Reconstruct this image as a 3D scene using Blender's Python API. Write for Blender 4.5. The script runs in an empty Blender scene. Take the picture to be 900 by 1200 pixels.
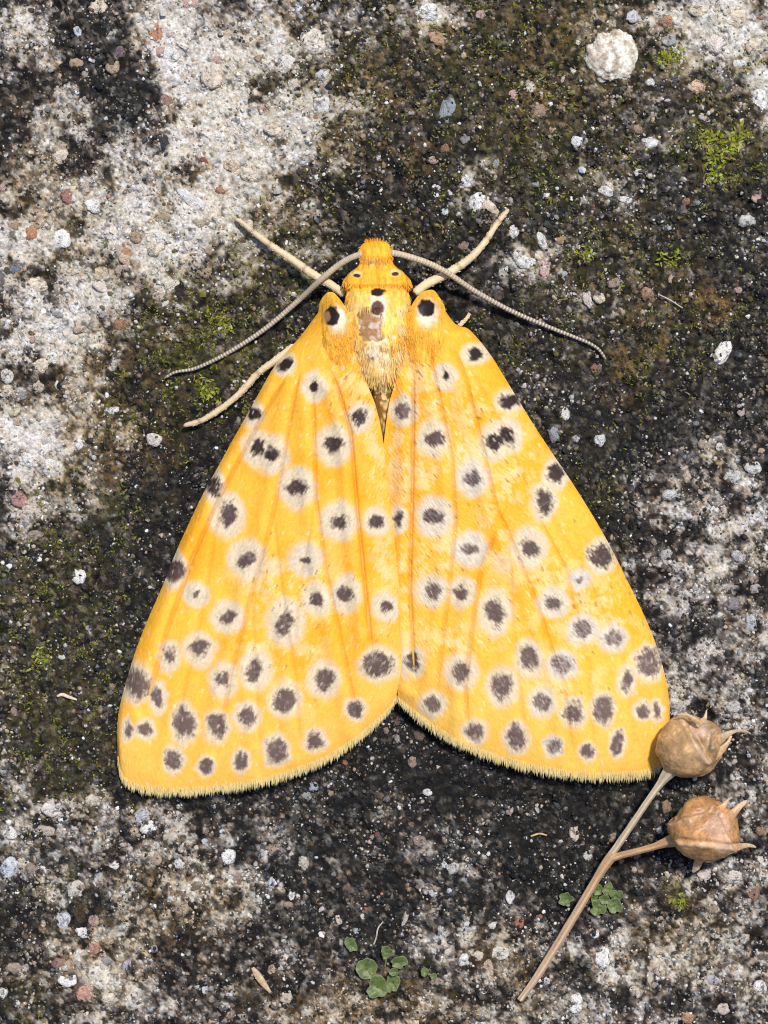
# Spotted yellow moth resting on weathered, lichen-covered concrete. Units: 1 Blender unit = 1 cm.
import bpy, math
import numpy as np

scene = bpy.context.scene
scene.unit_settings.system = 'METRIC'
scene.unit_settings.scale_length = 0.01
COL = scene.collection

# ------------------------------------------------------------------ camera, sky, sun, exposure
S = 0.005            # cm of ground covered by one pixel of the 900 x 1200 photograph
H = 16.0             # camera height above the concrete, cm
cam = bpy.data.cameras.new('camera')
cam.sensor_fit = 'VERTICAL'
cam.angle_y = 2 * math.atan(600 * S / H)
cam.clip_start, cam.clip_end = 0.5, 500
cam_o = bpy.data.objects.new('camera', cam)
cam_o.location = (0, 0, H)
COL.objects.link(cam_o)
scene.camera = cam_o
cam.dof.use_dof = True
cam.dof.focus_distance = H - 0.17
cam.dof.aperture_fstop = 0.35

SUN_EL, SUN_AZ = math.radians(66), math.radians(30)      # azimuth clockwise from +Y (top of the picture)
world = bpy.data.worlds.new('World')
scene.world = world
world.use_nodes = True
wn = world.node_tree
wn.nodes.clear()
sky = wn.nodes.new('ShaderNodeTexSky')
sky.sky_type = 'NISHITA'
sky.sun_disc = False
sky.sun_elevation = SUN_EL
sky.sun_rotation = SUN_AZ
bg = wn.nodes.new('ShaderNodeBackground')
bg.inputs['Strength'].default_value = 0.13
wo = wn.nodes.new('ShaderNodeOutputWorld')
wn.links.new(sky.outputs[0], bg.inputs[0])
wn.links.new(bg.outputs[0], wo.inputs[0])

sun = bpy.data.lights.new('sun', 'SUN')
sun.energy = 3.9
sun.angle = math.radians(5.0)
sun.color = (1.0, 0.95, 0.87)
sun_o = bpy.data.objects.new('sun', sun)
COL.objects.link(sun_o)
sun_o.rotation_euler = (math.pi / 2 - SUN_EL, 0, math.pi - SUN_AZ)
sun_o.location = (5, 5, 12)

scene.view_settings.view_transform = 'Standard'
scene.view_settings.look = 'None'
scene.view_settings.exposure = 0.1
scene.view_settings.gamma = 1.0
scene.view_settings.use_curve_mapping = False

scene.cycles.use_denoising = False
scene.cycles.pixel_filter_type = 'BLACKMAN_HARRIS'
scene.cycles.filter_width = 1.15

# ------------------------------------------------------------------ helpers
rng = np.random.default_rng(7)


def P(px, py, pz=0.0):
    """photo pixel + height (in the same pixel unit) -> world cm"""
    px, py, pz = np.broadcast_arrays(np.asarray(px, float), np.asarray(py, float), np.asarray(pz, float))
    z = pz * S
    f = (H - z) / H
    return np.stack([(px - 450) * S * f, (600 - py) * S * f, z], -1)


def hsh(ix, iy, seed):
    x = (ix.astype(np.int64) * 374761393 + iy.astype(np.int64) * 668265263 + seed * 2246822519) & 0xFFFFFFFF
    x = ((x ^ (x >> 13)) * 1274126177) & 0xFFFFFFFF
    x = ((x ^ (x >> 16)) * 2654435761) & 0xFFFFFFFF
    return ((x ^ (x >> 15)) & 0xFFFFFF) / float(0xFFFFFF)


def vn(x, y, seed=0):
    xi, yi = np.floor(x), np.floor(y)
    fx, fy = x - xi, y - yi
    fx = fx * fx * fx * (fx * (fx * 6 - 15) + 10)
    fy = fy * fy * fy * (fy * (fy * 6 - 15) + 10)
    a, b = hsh(xi, yi, seed), hsh(xi + 1, yi, seed)
    c, d = hsh(xi, yi + 1, seed), hsh(xi + 1, yi + 1, seed)
    return (a + (b - a) * fx) * (1 - fy) + (c + (d - c) * fx) * fy


def fbm(x, y, wl, octv=3, seed=0, gain=0.55):
    t, w, s = 0, 1.0, 0
    f = 1.0 / wl
    for i in range(octv):
        ca, sa = math.cos(1.1 * i + seed), math.sin(1.1 * i + seed)
        t = t + w * vn((x * ca - y * sa) * f + 17.3 * i, (x * sa + y * ca) * f, seed + i * 31)
        s += w
        w *= gain
        f *= 2.03
    return t / s


def worley(x, y, wl, seed=0):
    x, y = x / wl, y / wl
    xi, yi = np.floor(x), np.floor(y)
    f1 = np.full(x.shape, 9.0)
    cid = np.zeros(x.shape)
    for dx in (-1, 0, 1):
        for dy in (-1, 0, 1):
            cx, cy = xi + dx, yi + dy
            qx = cx + hsh(cx, cy, seed)
            qy = cy + hsh(cx, cy, seed + 5)
            d = (qx - x) ** 2 + (qy - y) ** 2
            m = d < f1
            f1 = np.where(m, d, f1)
            cid = np.where(m, hsh(cx, cy, seed + 9), cid)
    return np.sqrt(f1), cid


def sst(a, b, x):
    t = np.clip((x - a) / (b - a), 0, 1)
    return t * t * (3 - 2 * t)


def mix(a, b, t):
    t = np.asarray(t)[..., None]
    return np.asarray(a) * (1 - t) + np.asarray(b) * t


def lin(*c):
    c = np.asarray(c, float) / 255
    return np.where(c <= 0.04045, c / 12.92, ((c + 0.055) / 1.055) ** 2.4)


def mesh(name, verts, faces, mat, parent=None, color=None, smooth=True, kind=None, label=None, cat=None, group=None):
    """verts (N,3); faces (M,3) or (M,4) array, or a tuple of such arrays; color (N,3) -> point attribute Col"""
    me = bpy.data.meshes.new(name)
    verts = np.asarray(verts, np.float32)
    fl = faces if isinstance(faces, tuple) else (faces,)
    fl = [np.asarray(f, np.int32) for f in fl]
    loops = np.concatenate([f.ravel() for f in fl])
    tot = np.concatenate([np.full(len(f), f.shape[1], np.int32) for f in fl])
    start = np.concatenate([[0], np.cumsum(tot)[:-1]]).astype(np.int32)
    me.vertices.add(len(verts))
    me.vertices.foreach_set('co', verts.ravel())
    me.loops.add(len(loops))
    me.loops.foreach_set('vertex_index', loops)
    me.polygons.add(len(tot))
    me.polygons.foreach_set('loop_start', start)
    me.polygons.foreach_set('loop_total', tot)
    me.polygons.foreach_set('use_smooth', np.full(len(tot), smooth, bool))
    me.update(calc_edges=True)
    if color is not None:
        at = me.attributes.new('Col', 'FLOAT_COLOR', 'POINT')
        c4 = np.ones((len(verts), 4), np.float32)
        c4[:, :3] = color
        at.data.foreach_set('color', c4.ravel())
    if mat:
        me.materials.append(mat)
    o = bpy.data.objects.new(name, me)
    COL.objects.link(o)
    if parent is not None:
        o.parent = parent
        o.matrix_parent_inverse = parent.matrix_world.inverted() if parent.type != 'EMPTY' else o.matrix_parent_inverse
    tag(o, label, cat, group, kind)
    return o


def tag(o, label=None, cat=None, group=None, kind=None):
    if label: o['label'] = label
    if cat: o['category'] = cat
    if group: o['group'] = group
    if kind: o['kind'] = kind


def empty(name, label, cat, group=None):
    """thing root; stays at the world origin of the slab so children keep plain coordinates"""
    o = bpy.data.objects.new(name, None)
    o.empty_display_size = 0.1
    COL.objects.link(o)
    tag(o, label, cat, group)
    return o


def grid_faces(nu, nv, wrap_v=False):
    i = np.arange(nu - 1)[:, None]
    j = np.arange(nv if wrap_v else nv - 1)[None, :]
    j2 = (j + 1) % nv
    return np.stack([i * nv + j, (i + 1) * nv + j, (i + 1) * nv + j2, i * nv + j2], -1).reshape(-1, 4)


def catmull(pts, n):
    """smooth resampling of a polyline (any dimension) to n points, even in arc length"""
    p = np.asarray(pts, float)
    q = np.vstack([2 * p[0] - p[1], p, 2 * p[-1] - p[-2]])
    out = []
    for i in range(len(p) - 1):
        t = np.linspace(0, 1, 24, endpoint=False)[:, None]
        a, b, c, d = q[i], q[i + 1], q[i + 2], q[i + 3]
        out.append(0.5 * (2 * b + (c - a) * t + (2 * a - 5 * b + 4 * c - d) * t ** 2 + (3 * b - a - 3 * c + d) * t ** 3))
    out.append(p[-1:])
    o = np.vstack(out)
    s = np.concatenate([[0], np.cumsum(np.linalg.norm(np.diff(o[:, :2], axis=0), axis=1))])
    k = np.linspace(0, s[-1], n)
    return np.stack([np.interp(k, s, o[:, d]) for d in range(o.shape[1])], -1)


def tube(pts, radii, sides=12, flat=1.0):
    """pts (N,3) world, radii (N,) world -> verts, faces; closed ends"""
    pts = np.asarray(pts, float)
    n = len(pts)
    tg = np.gradient(pts, axis=0)
    tg /= np.linalg.norm(tg, axis=1)[:, None] + 1e-12
    up = np.array([0, 0, 1.0])
    sx = np.cross(tg, up)
    sx /= np.linalg.norm(sx, axis=1)[:, None] + 1e-9
    nz = np.cross(sx, tg)
    a = np.linspace(0, 2 * math.pi, sides, endpoint=False)
    r = np.asarray(radii, float)[:, None, None]
    v = pts[:, None, :] + r * (np.cos(a)[None, :, None] * sx[:, None, :] + flat * np.sin(a)[None, :, None] * nz[:, None, :])
    v = v.reshape(-1, 3)
    f = grid_faces(n, sides, True)
    v = np.vstack([v, pts[:1], pts[-1:]])
    k = np.arange(sides)
    c0 = np.stack([k, (k + 1) % sides, np.full(sides, n * sides)], -1)
    c1 = np.stack([(n - 1) * sides + (k + 1) % sides, (n - 1) * sides + k, np.full(sides, n * sides + 1)], -1)
    return v, (f, c0, c1)


def blades(base, dirs, length, width, droop=0.0, side=None):
    """tapered two-segment blades; everything in world cm -> verts (5N,3), faces (quads, tris)"""
    n = len(base)
    d = dirs / (np.linalg.norm(dirs, axis=1)[:, None] + 1e-9)
    if side is None:
        side = np.cross(d, np.array([0, 0, 1.0]))
        side += rng.normal(0, 0.25, (n, 3))
    side /= np.linalg.norm(side, axis=1)[:, None] + 1e-9
    L = np.broadcast_to(np.asarray(length, float), (n,))[:, None]
    W = np.broadcast_to(np.asarray(width, float), (n,))[:, None] * 0.5
    dr = np.zeros((n, 3))
    dr[:, 2] = -1
    mid = base + d * L * 0.55 + dr * L * droop * 0.3
    tip = base + d * L + dr * L * droop
    v = np.stack([base - side * W, base + side * W, mid - side * W * 0.85, mid + side * W * 0.85, tip], 1).reshape(-1, 3)
    k = np.arange(n)[:, None] * 5
    q = k + np.array([[0, 1, 3, 2]])
    t = k + np.array([[2, 3, 4]])
    return v, (q, t)


def rep(c, k):
    return np.repeat(np.asarray(c), k, axis=0)


def ico():
    t = (1 + 5 ** 0.5) / 2
    v = np.array([[-1, t, 0], [1, t, 0], [-1, -t, 0], [1, -t, 0], [0, -1, t], [0, 1, t], [0, -1, -t], [0, 1, -t],
                  [t, 0, -1], [t, 0, 1], [-t, 0, -1], [-t, 0, 1]]) / math.sqrt(1 + t * t)
    f = np.array([[0, 11, 5], [0, 5, 1], [0, 1, 7], [0, 7, 10], [0, 10, 11], [1, 5, 9], [5, 11, 4], [11, 10, 2], [10, 7, 6],
                  [7, 1, 8], [3, 9, 4], [3, 4, 2], [3, 2, 6], [3, 6, 8], [3, 8, 9], [4, 9, 5], [2, 4, 11], [6, 2, 10], [8, 6, 7], [9, 8, 1]])
    return v, f


def subdiv(v, f):
    v = list(map(tuple, v))
    cache, nf = {}, []
    def m(a, b):
        k = (min(a, b), max(a, b))
        if k not in cache:
            p = np.array(v[a]) + np.array(v[b])
            v.append(tuple(p / np.linalg.norm(p)))
            cache[k] = len(v) - 1
        return cache[k]
    for a, b, c in f:
        x, y, z = m(a, b), m(b, c), m(c, a)
        nf += [[a, x, z], [b, y, x], [c, z, y], [x, y, z]]
    return np.array(v), np.array(nf)


# ------------------------------------------------------------------ materials
def material(name, rough=0.7, spec=0.4, attr='Col', base=None, noise=None, bump=None, object_color=False,
             sss=0.0, sss_rad=(0.03, 0.015, 0.006), noise2=None, coat=0.0, translucent=0.0):
    m = bpy.data.materials.new(name)
    m.use_nodes = True
    nt = m.node_tree
    b = nt.nodes['Principled BSDF']
    b.inputs['Roughness'].default_value = rough
    b.inputs['Specular IOR Level'].default_value = spec
    tc = nt.nodes.new('ShaderNodeTexCoord')
    if base is not None:
        c = nt.nodes.new('ShaderNodeRGB')
        c.outputs[0].default_value = (*base, 1)
        out = c.outputs[0]
    elif object_color:
        c = nt.nodes.new('ShaderNodeObjectInfo')
        out = c.outputs['Color']
    else:
        c = nt.nodes.new('ShaderNodeAttribute')
        c.attribute_name = attr
        out = c.outputs['Color']
    for nz in (noise, noise2):
        if not nz:
            continue
        scale, lo, hi, detail = nz           # multiply the albedo by lo..hi
        n = nt.nodes.new('ShaderNodeTexNoise')
        n.inputs['Scale'].default_value = scale
        n.inputs['Detail'].default_value = detail
        nt.links.new(tc.outputs['Generated' if object_color else 'Object'], n.inputs['Vector'])
        r = nt.nodes.new('ShaderNodeMapRange')
        r.inputs[1].default_value, r.inputs[2].default_value = 0.3, 0.7
        r.inputs[3].default_value, r.inputs[4].default_value = lo, hi
        nt.links.new(n.outputs['Fac'], r.inputs[0])
        mx = nt.nodes.new('ShaderNodeVectorMath')
        mx.operation = 'SCALE'
        nt.links.new(out, mx.inputs[0])
        nt.links.new(r.outputs[0], mx.inputs['Scale'])
        out = mx.outputs[0]
    nt.links.new(out, b.inputs['Base Color'])
    if bump:
        scale, dist, strength = bump
        n = nt.nodes.new('ShaderNodeTexNoise')
        n.inputs['Scale'].default_value = scale
        n.inputs['Detail'].default_value = 3
        nt.links.new(tc.outputs['Object'], n.inputs['Vector'])
        bp = nt.nodes.new('ShaderNodeBump')
        bp.inputs['Distance'].default_value = dist
        bp.inputs['Strength'].default_value = strength
        nt.links.new(n.outputs['Fac'], bp.inputs['Height'])
        nt.links.new(bp.outputs[0], b.inputs['Normal'])
    if sss:
        b.inputs['Subsurface Weight'].default_value = sss
        b.inputs['Subsurface Radius'].default_value = sss_rad
        b.inputs['Subsurface Scale'].default_value = 1.0
    if coat:
        b.inputs['Coat Weight'].default_value = coat
        b.inputs['Coat Roughness'].default_value = 0.25
    if translucent:
        tr = nt.nodes.new('ShaderNodeBsdfTranslucent')
        nt.links.new(out, tr.inputs['Color'])
        ms = nt.nodes.new('ShaderNodeMixShader')
        ms.inputs[0].default_value = translucent
        nt.links.new(b.outputs[0], ms.inputs[1])
        nt.links.new(tr.outputs[0], ms.inputs[2])
        nt.links.new(ms.outputs[0], nt.nodes['Material Output'].inputs['Surface'])
    return m


M_ground = material('weathered_concrete', 0.85, 0.12, noise=(60, 0.65, 1.32, 3), bump=(110, 0.006, 0.9))
M_grit = material('mineral_grit', 0.42, 0.5, noise=(140, 0.75, 1.2, 2))
M_pebble = material('pebble_stone', 0.68, 0.4, object_color=True, noise=(2.6, 0.70, 1.12, 4), noise2=(10, 0.78, 1.15, 3), bump=(6, 0.012, 1.0))
def crust(m):
    """dark lichen crust growing over part of each stone"""
    nt = m.node_tree
    b = nt.nodes['Principled BSDF']
    src = b.inputs['Base Color'].links[0].from_socket
    tc, oi = nt.nodes.new('ShaderNodeTexCoord'), nt.nodes.new('ShaderNodeObjectInfo')
    n = nt.nodes.new('ShaderNodeTexNoise')
    n.noise_dimensions = '4D'
    n.inputs['Scale'].default_value, n.inputs['Detail'].default_value, n.inputs['Roughness'].default_value = 1.5, 6, .75
    w = nt.nodes.new('ShaderNodeMath'); w.operation = 'MULTIPLY'; w.inputs[1].default_value = 60
    nt.links.new(oi.outputs['Random'], w.inputs[0]); nt.links.new(w.outputs[0], n.inputs['W'])
    nt.links.new(tc.outputs['Object'], n.inputs['Vector'])
    r = nt.nodes.new('ShaderNodeMapRange')
    r.inputs[1].default_value, r.inputs[2].default_value, r.inputs[3].default_value, r.inputs[4].default_value = .52, .60, 0, .85
    nt.links.new(n.outputs['Fac'], r.inputs[0])
    mx = nt.nodes.new('ShaderNodeMix'); mx.data_type = 'RGBA'
    mx.inputs[7].default_value = (.05, .045, .038, 1)
    nt.links.new(r.outputs[0], mx.inputs[0]); nt.links.new(src, mx.inputs[6])
    nt.links.new(mx.outputs[2], b.inputs['Base Color'])


crust(M_pebble)
M_moss = material('moss_leaf', 0.5, 0.4, translucent=0.25)
M_wing = material('wing_scales', 0.62, 0.28, noise=(170, 0.9, 1.08, 2), bump=(190, 0.002, 0.45))
M_hair = material('moth_hair', 0.6, 0.25, translucent=0.2)
M_body = material('moth_body', 0.55, 0.3, noise=(40, 0.8, 1.15, 3), bump=(120, 0.004, 0.5))
M_limb = material('moth_limb', 0.5, 0.4, noise=(50, 0.88, 1.1, 3), bump=(150, 0.002, 0.25))
M_eye = material('moth_eye', 0.2, 0.5, base=(0.008, 0.007, 0.006))
M_pod = material('dry_capsule', 0.42, 0.45, noise=(14, 0.7, 1.25, 4), noise2=(60, 0.85, 1.1, 2), bump=(40, 0.006, 0.3), sss=0.3)
M_stem = material('dry_stem', 0.5, 0.4, noise=(45, 0.92, 1.08, 3), bump=(90, 0.004, 0.4))
M_leaf = material('seedling_leaf', 0.45, 0.4, noise=(30, 0.8, 1.2, 3), bump=(60, 0.004, 0.4), translucent=0.15)

# ------------------------------------------------------------------ the concrete: layout of pale, mossy and tan areas (photo pixels)
PALE = [(270, 170, 85, 150, 1), (215, 60, 55, 75, 1), (300, 50, 55, 60, 1), (365, 50, 35, 45, .6), (345, 140, 50, 65, 1), (250, 255, 60, 60, 1),
        (200, 300, 70, 40, .9), (150, 265, 60, 55, .9), (75, 185, 60, 62, .72), (20, 45, 35, 45, .75), (60, 385, 70, 60, 1), (115, 345, 60, 45, .85),
        (40, 525, 55, 65, 1), (80, 565, 40, 40, .8), (110, 480, 45, 50, .62), (30, 285, 60, 45, .85), (105, 245, 55, 45, .8), (10, 330, 40, 60, .6),
        (140, 60, 30, 40, .4), (500, 18, 34, 24, .9), (840, 35, 75, 40, 1), (885, 100, 25, 35, .9), (780, 590, 40, 26, .7), (860, 562, 45, 30, .85),
        (850, 640, 80, 65, .66), (880, 720, 50, 60, .6), (835, 765, 60, 36, .5), (625, 308, 40, 24, .75), (552, 222, 22, 26, .7), (700, 228, 45, 25, .4),
        (120, 1150, 70, 55, .9), (60, 1040, 75, 55, .56), (250, 1050, 75, 65, .58), (180, 985, 55, 42, .62), (60, 960, 70, 36, .62), (840, 1060, 80, 55, .6),
        (760, 1130, 90, 55, .66), (870, 1150, 55, 65, .62), (720, 1180, 70, 35, .68), (560, 1105, 70, 50, .56), (430, 1192, 120, 24, .55), (600, 1192, 45, 22, .6),
        (790, 825, 40, 30, .4), (865, 835, 35, 35, .5), (530, 1010, 90, 60, .36), (885, 950, 35, 45, .45), (310, 1010, 80, 70, .34), (700, 60, 40, 40, .3),
        (770, 170, 40, 30, .35), (660, 500, 25, 40, .35), (280, 1125, 80, 60, .42), (200, 1080, 60, 40, .4), (20, 1130, 40, 50, .3), (650, 1110, 50, 50, .2),
        (690, 350, 40, 20, .3), (30, 610, 50, 25, .5), (700, 690, 40, 50, .2), (790, 690, 60, 60, .48)]
DARK = [(100, 55, 32, 50, .5), (25, 115, 34, 34, .5), (100, 195, 24, 26, .9), (130, 110, 30, 20, .6), (232, 190, 16, 14, .7), (192, 165, 10, 10, .9),
        (330, 98, 20, 13, .6), (315, 165, 14, 14, .5), (60, 350, 14, 8, .6), (20, 380, 20, 12, .4), (150, 430, 25, 60, .5), (40, 440, 20, 14, .5),
        (60, 1180, 20, 30, .5), (30, 1090, 40, 40, .5), (240, 1130, 30, 40, .4), (295, 30, 14, 30, .4), (480, 590, 200, 220, .3), (790, 1000, 40, 40, .4),
        (650, 980, 60, 70, .4), (430, 1060, 70, 50, .25)]
MOSS = [(390, 130, 60, 100, .5), (330, 295, 60, 45, .75), (230, 400, 80, 70, 1), (180, 475, 50, 40, .7), (600, 80, 110, 95, .65), (660, 180, 90, 80, .55),
        (720, 310, 95, 80, .5), (790, 62, 50, 30, .7), (840, 172, 42, 40, 1), (760, 400, 70, 50, .45), (60, 680, 70, 70, .55), (60, 800, 85, 130, .55),
        (30, 890, 60, 50, .5), (110, 605, 60, 45, .45), (520, 230, 60, 50, .35), (880, 70, 30, 30, .6), (300, 380, 50, 50, .6), (450, 60, 50, 60, .4),
        (800, 1055, 20, 16, .5), (70, 300, 30, 30, .3), (40, 1160, 30, 30, .4), (600, 400, 50, 50, .3), (690, 560, 40, 60, .3), (850, 380, 60, 40, .3)]
TAN = [(430, 95, 26, 30, .7), (513, 45, 24, 18, .9), (635, 130, 28, 24, .8), (831, 356, 22, 20, .9), (731, 431, 26, 20, .8), (95, 455, 50, 50, .6),
       (440, 1185, 110, 30, .8), (205, 1065, 60, 45, .6), (30, 205, 40, 60, .5), (120, 505, 50, 50, .6), (400, 157, 20, 22, .7), (473, 183, 24, 20, .5),
       (660, 60, 60, 60, .5), (330, 250, 40, 30, .4), (760, 385, 30, 30, .6), (255, 85, 40, 60, .4), (260, 190, 40, 60, .45), (800, 1110, 60, 50, .4),
       (590, 1140, 40, 40, .5), (80, 260, 60, 50, .4), (150, 1110, 60, 40, .5)]


CRUST_AND_SHADE = [(215, 560, 55, 130, 1), (120, 740, 60, 110, .6), (100, 880, 60, 60, .6), (470, 880, 90, 45, .9), (570, 930, 130, 45, .8), (650, 1000, 70, 70, .8), (300, 340, 70, 45, .7),  # black crust patches; by the left wing they also paint its shadow
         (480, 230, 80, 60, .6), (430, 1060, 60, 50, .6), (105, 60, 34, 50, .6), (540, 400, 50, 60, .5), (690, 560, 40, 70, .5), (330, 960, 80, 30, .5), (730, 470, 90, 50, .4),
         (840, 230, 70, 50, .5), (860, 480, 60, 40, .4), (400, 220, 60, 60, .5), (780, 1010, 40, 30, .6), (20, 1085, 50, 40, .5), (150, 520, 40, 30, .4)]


def blobsum(lst, x, y):
    t = np.zeros(x.shape)
    for cx, cy, rx, ry, w in lst:
        d = ((x - cx) / rx) ** 2 + ((y - cy) / ry) ** 2
        m = d < 6
        t[m] = np.maximum(t[m], w * np.exp(-0.55 * d[m] ** 1.15))
    return t


def layout(x, y):
    wx = x + 75 * (fbm(x, y, 60, 4, 3, .65) - .5)
    wy = y + 75 * (fbm(x, y, 60, 4, 11, .65) - .5)
    out = (x < -40) | (x > 940) | (y < -40) | (y > 1240)
    pale = blobsum(PALE, wx, wy) - 0.75 * blobsum(DARK, wx, wy)
    pale = np.where(out, 0.9 * fbm(x, y, 160, 3, 40) - .12, pale)
    moss = np.where(out, fbm(x, y, 190, 3, 41) - .15, blobsum(MOSS, wx, wy))
    tan = blobsum(TAN, wx, wy)
    pale = pale * (1 - .30 * sst(860, 980, y) - .13 * sst(640, 760, x) * sst(480, 560, y) * sst(980, 860, y))
    return np.clip(pale, 0, 1), np.clip(moss, 0, 1), np.clip(tan, 0, 1)


def tone(x, y, pale):
    """crust thickness: black crust (low) to bare mortar (high), with clumps where the two meet and painted shade beside the left wing"""
    wx = x + 50 * (fbm(x, y, 50, 3, 13) - .5)
    wy = y + 50 * (fbm(x, y, 50, 3, 17) - .5)
    cl = fbm(x, y, 23, 3, 19, .65) - .5
    return 1.75 * cl * np.clip(5 * pale * (1 - pale), .25, 1) - .26 * blobsum(CRUST_AND_SHADE, wx, wy) - .12 * sst(.3, .6, pale) + .38 * sst(.55, .85, pale)


def grains(x, y):
    q = 3.2 * (vn(x / 4, y / 4, 63) - .5)
    return worley(x + q, y - q, 6.4, 53)


RAMP_T = [0, .45, .62, .74, .84, .93, 1.05, 1.25, 1.5, 1.9]
RAMP_COOL = np.array([(.009, .009, .0095), (.016, .016, .016), (.040, .040, .040), (.075, .075, .073), (.12, .12, .118), (.20, .20, .195), (.32, .32, .31), (.43, .425, .41), (.52, .515, .50), (.62, .62, .61)])
RAMP_WARM = np.array([(.010, .0085, .007), (.020, .015, .010), (.055, .040, .024), (.105, .075, .042), (.17, .115, .062), (.26, .18, .10), (.36, .275, .18), (.44, .36, .26), (.52, .45, .35), (.58, .53, .45)])


def ramp(t, warm):
    cool = np.stack([np.interp(t, RAMP_T, RAMP_COOL[:, i]) for i in range(3)], -1)
    hot = np.stack([np.interp(t, RAMP_T, RAMP_WARM[:, i]) for i in range(3)], -1)
    return mix(cool, hot, np.clip(warm, 0, 1))


def ground_z(x, y, pale=None):
    """height of the concrete in pixel units"""
    if pale is None:
        pale = layout(x, y)[0]
    z = 26 * (fbm(x, y, 230, 2, 50) - .5) + 19 * (fbm(x, y, 44, 3, 51) - .5)
    w1, c1 = worley(x + 5 * vn(x / 9, y / 9, 61), y + 5 * vn(x / 9, y / 9, 62), 14, 52)
    w2, c2 = grains(x, y)
    rough = 1.0 - 0.45 * pale
    z += rough * (9 * (0.5 - w1) * (0.3 + c1) + 5.4 * (0.45 - w2) * (0.35 + 1.1 * c2)) + rough * 2.6 * (fbm(x, y, 4.2, 2, 54) - .5)
    z += 3.0 * pale
    flat = np.exp(-(((x - 460) / 300) ** 2 + ((y - 680) / 280) ** 2) ** 2)      # the moth sits on a fairly level spot
    z = z * (1 - 0.35 * flat) - 4
    return z


def ground_col(x, y):
    pale, moss, tan = layout(x, y)
    f1 = fbm(x, y, 4.2, 2, 70)
    f2 = fbm(x, y, 10, 3, 71)
    f3 = fbm(x, y, 34, 3, 72)
    w, cid = grains(x, y)
    w3, c3 = worley(x + 2 * f1, y + 2 * f2, 11, 74)
    hue = hsh(np.floor(cid * 9999), np.floor(cid * 777), 75)
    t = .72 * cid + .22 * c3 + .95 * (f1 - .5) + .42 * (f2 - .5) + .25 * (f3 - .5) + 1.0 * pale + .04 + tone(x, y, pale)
    warm = .36 + .20 * sst(.2, .6, pale) + .55 * (hue - .5) * 2 * .6 + .55 * tan + .30 * moss + .5 * (f3 - .5) - .05 * pale
    c = ramp(t, warm)
    olive = mix((0.026, 0.026, 0.007), (0.11, 0.115, 0.018), np.clip(f1 * .6 + cid * .5, 0, 1))
    c = mix(c, olive, np.clip(moss * 1.25, 0, 1) * sst(.42, .60, .45 * f2 + .30 * f1 + .25 * hue + .05 * moss) * .56)
    brown = mix((0.06, 0.036, 0.014), (0.27, 0.165, 0.06), np.clip(f1 * .5 + cid * .6, 0, 1))
    c = mix(c, brown, np.clip(moss * .30 + tan * 1.1, 0, 1) * sst(.50, .68, .5 * c3 + .5 * f2 + .12 * tan) * (1 - .7 * pale))
    soot = sst(.60, .70, .55 * f1 + .25 * f2 + .2 * c3 + .05 * (1 - pale))                     # black crust specks on the pale mortar
    return mix(c, (0.02, 0.019, 0.018), soot * .8)


ax = np.concatenate([np.linspace(-2600, -720, 24), np.linspace(-690, -170, 70), np.linspace(-163, -30, 38), np.arange(-26, 927, 1.8), np.linspace(930, 1063, 38), np.linspace(1070, 1590, 70), np.linspace(1620, 3500, 24)])
ay = np.concatenate([np.linspace(-2600, -720, 24), np.linspace(-690, -170, 70), np.linspace(-163, -30, 38), np.arange(-26, 1227, 1.8), np.linspace(1230, 1363, 38), np.linspace(1370, 1890, 70), np.linspace(1920, 3800, 24)])
GX, GY = np.meshgrid(ax, ay, indexing='ij')
gx, gy = GX.ravel(), GY.ravel()
gpale = layout(gx, gy)[0]
gz = ground_z(gx, gy, gpale)
gv = np.stack([(gx - 450) * S, (600 - gy) * S, gz * S], -1)
gf = grid_faces(len(ax), len(ay))[:, ::1]
ground = mesh('ground', gv, gf, M_ground, color=ground_col(gx, gy), kind='structure')

# ------------------------------------------------------------------ outlines of the moth (photo pixels), used to keep hidden ground bare
L_COSTA = [(376, 362), (353, 393), (338, 410), (320, 432), (305, 458), (290, 485), (272, 517), (255, 548), (240, 575), (222, 612), (205, 650),
           (190, 688), (175, 722), (160, 760), (149, 795), (141, 825), (137, 855), (138, 888)]
L_MARG = [(138, 888), (143, 908), (156, 919), (180, 924), (220, 925), (265, 921), (310, 913), (350, 901), (385, 886), (413, 868), (437, 848), (455, 831), (464, 818)]
L_DORS = [(414, 366), (420, 400), (427, 440), (440, 475), (448, 510), (452, 545), (457, 590), (462, 630), (467, 680), (471, 730), (471, 775), (464, 818)]
R_COSTA = [(520, 362), (534, 380), (548, 385), (560, 397), (575, 416), (590, 440), (607, 468), (630, 505), (650, 535), (672, 568), (695, 605), (715, 640),
           (735, 680), (752, 715), (765, 745), (775, 775), (782, 805), (785, 835), (783, 872)]
R_MARG = [(783, 872), (777, 891), (765, 901), (745, 906), (715, 908), (685, 907), (650, 903), (610, 894), (570, 882), (535, 867), (507, 850), (485, 834), (466, 819)]
R_DORS = [(474, 366), (468, 410), (462, 450), (456, 473), (452, 500), (449, 530), (450, 560), (453, 600), (459, 650), (463, 700), (465, 750), (466, 790), (466, 819)]


def inside(poly, x, y):
    p = np.asarray(poly, float)
    r = np.zeros(x.shape, bool)
    j = len(p) - 1
    for i in range(len(p)):
        xi, yi, xj, yj = *p[i], *p[j]
        if yi != yj:
            r ^= ((yi > y) != (yj > y)) & (x < (xj - xi) * (y - yi) / (yj - yi) + xi)
        j = i
    return r


def shrink(poly, k):
    p = np.asarray(poly, float)
    c = p.mean(0)
    return c + (p - c) * k


POLY_L = shrink(L_COSTA + L_MARG[1:] + L_DORS[::-1], 0.90)
POLY_R = shrink(R_COSTA + R_MARG[1:] + R_DORS[::-1], 0.90)


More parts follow.
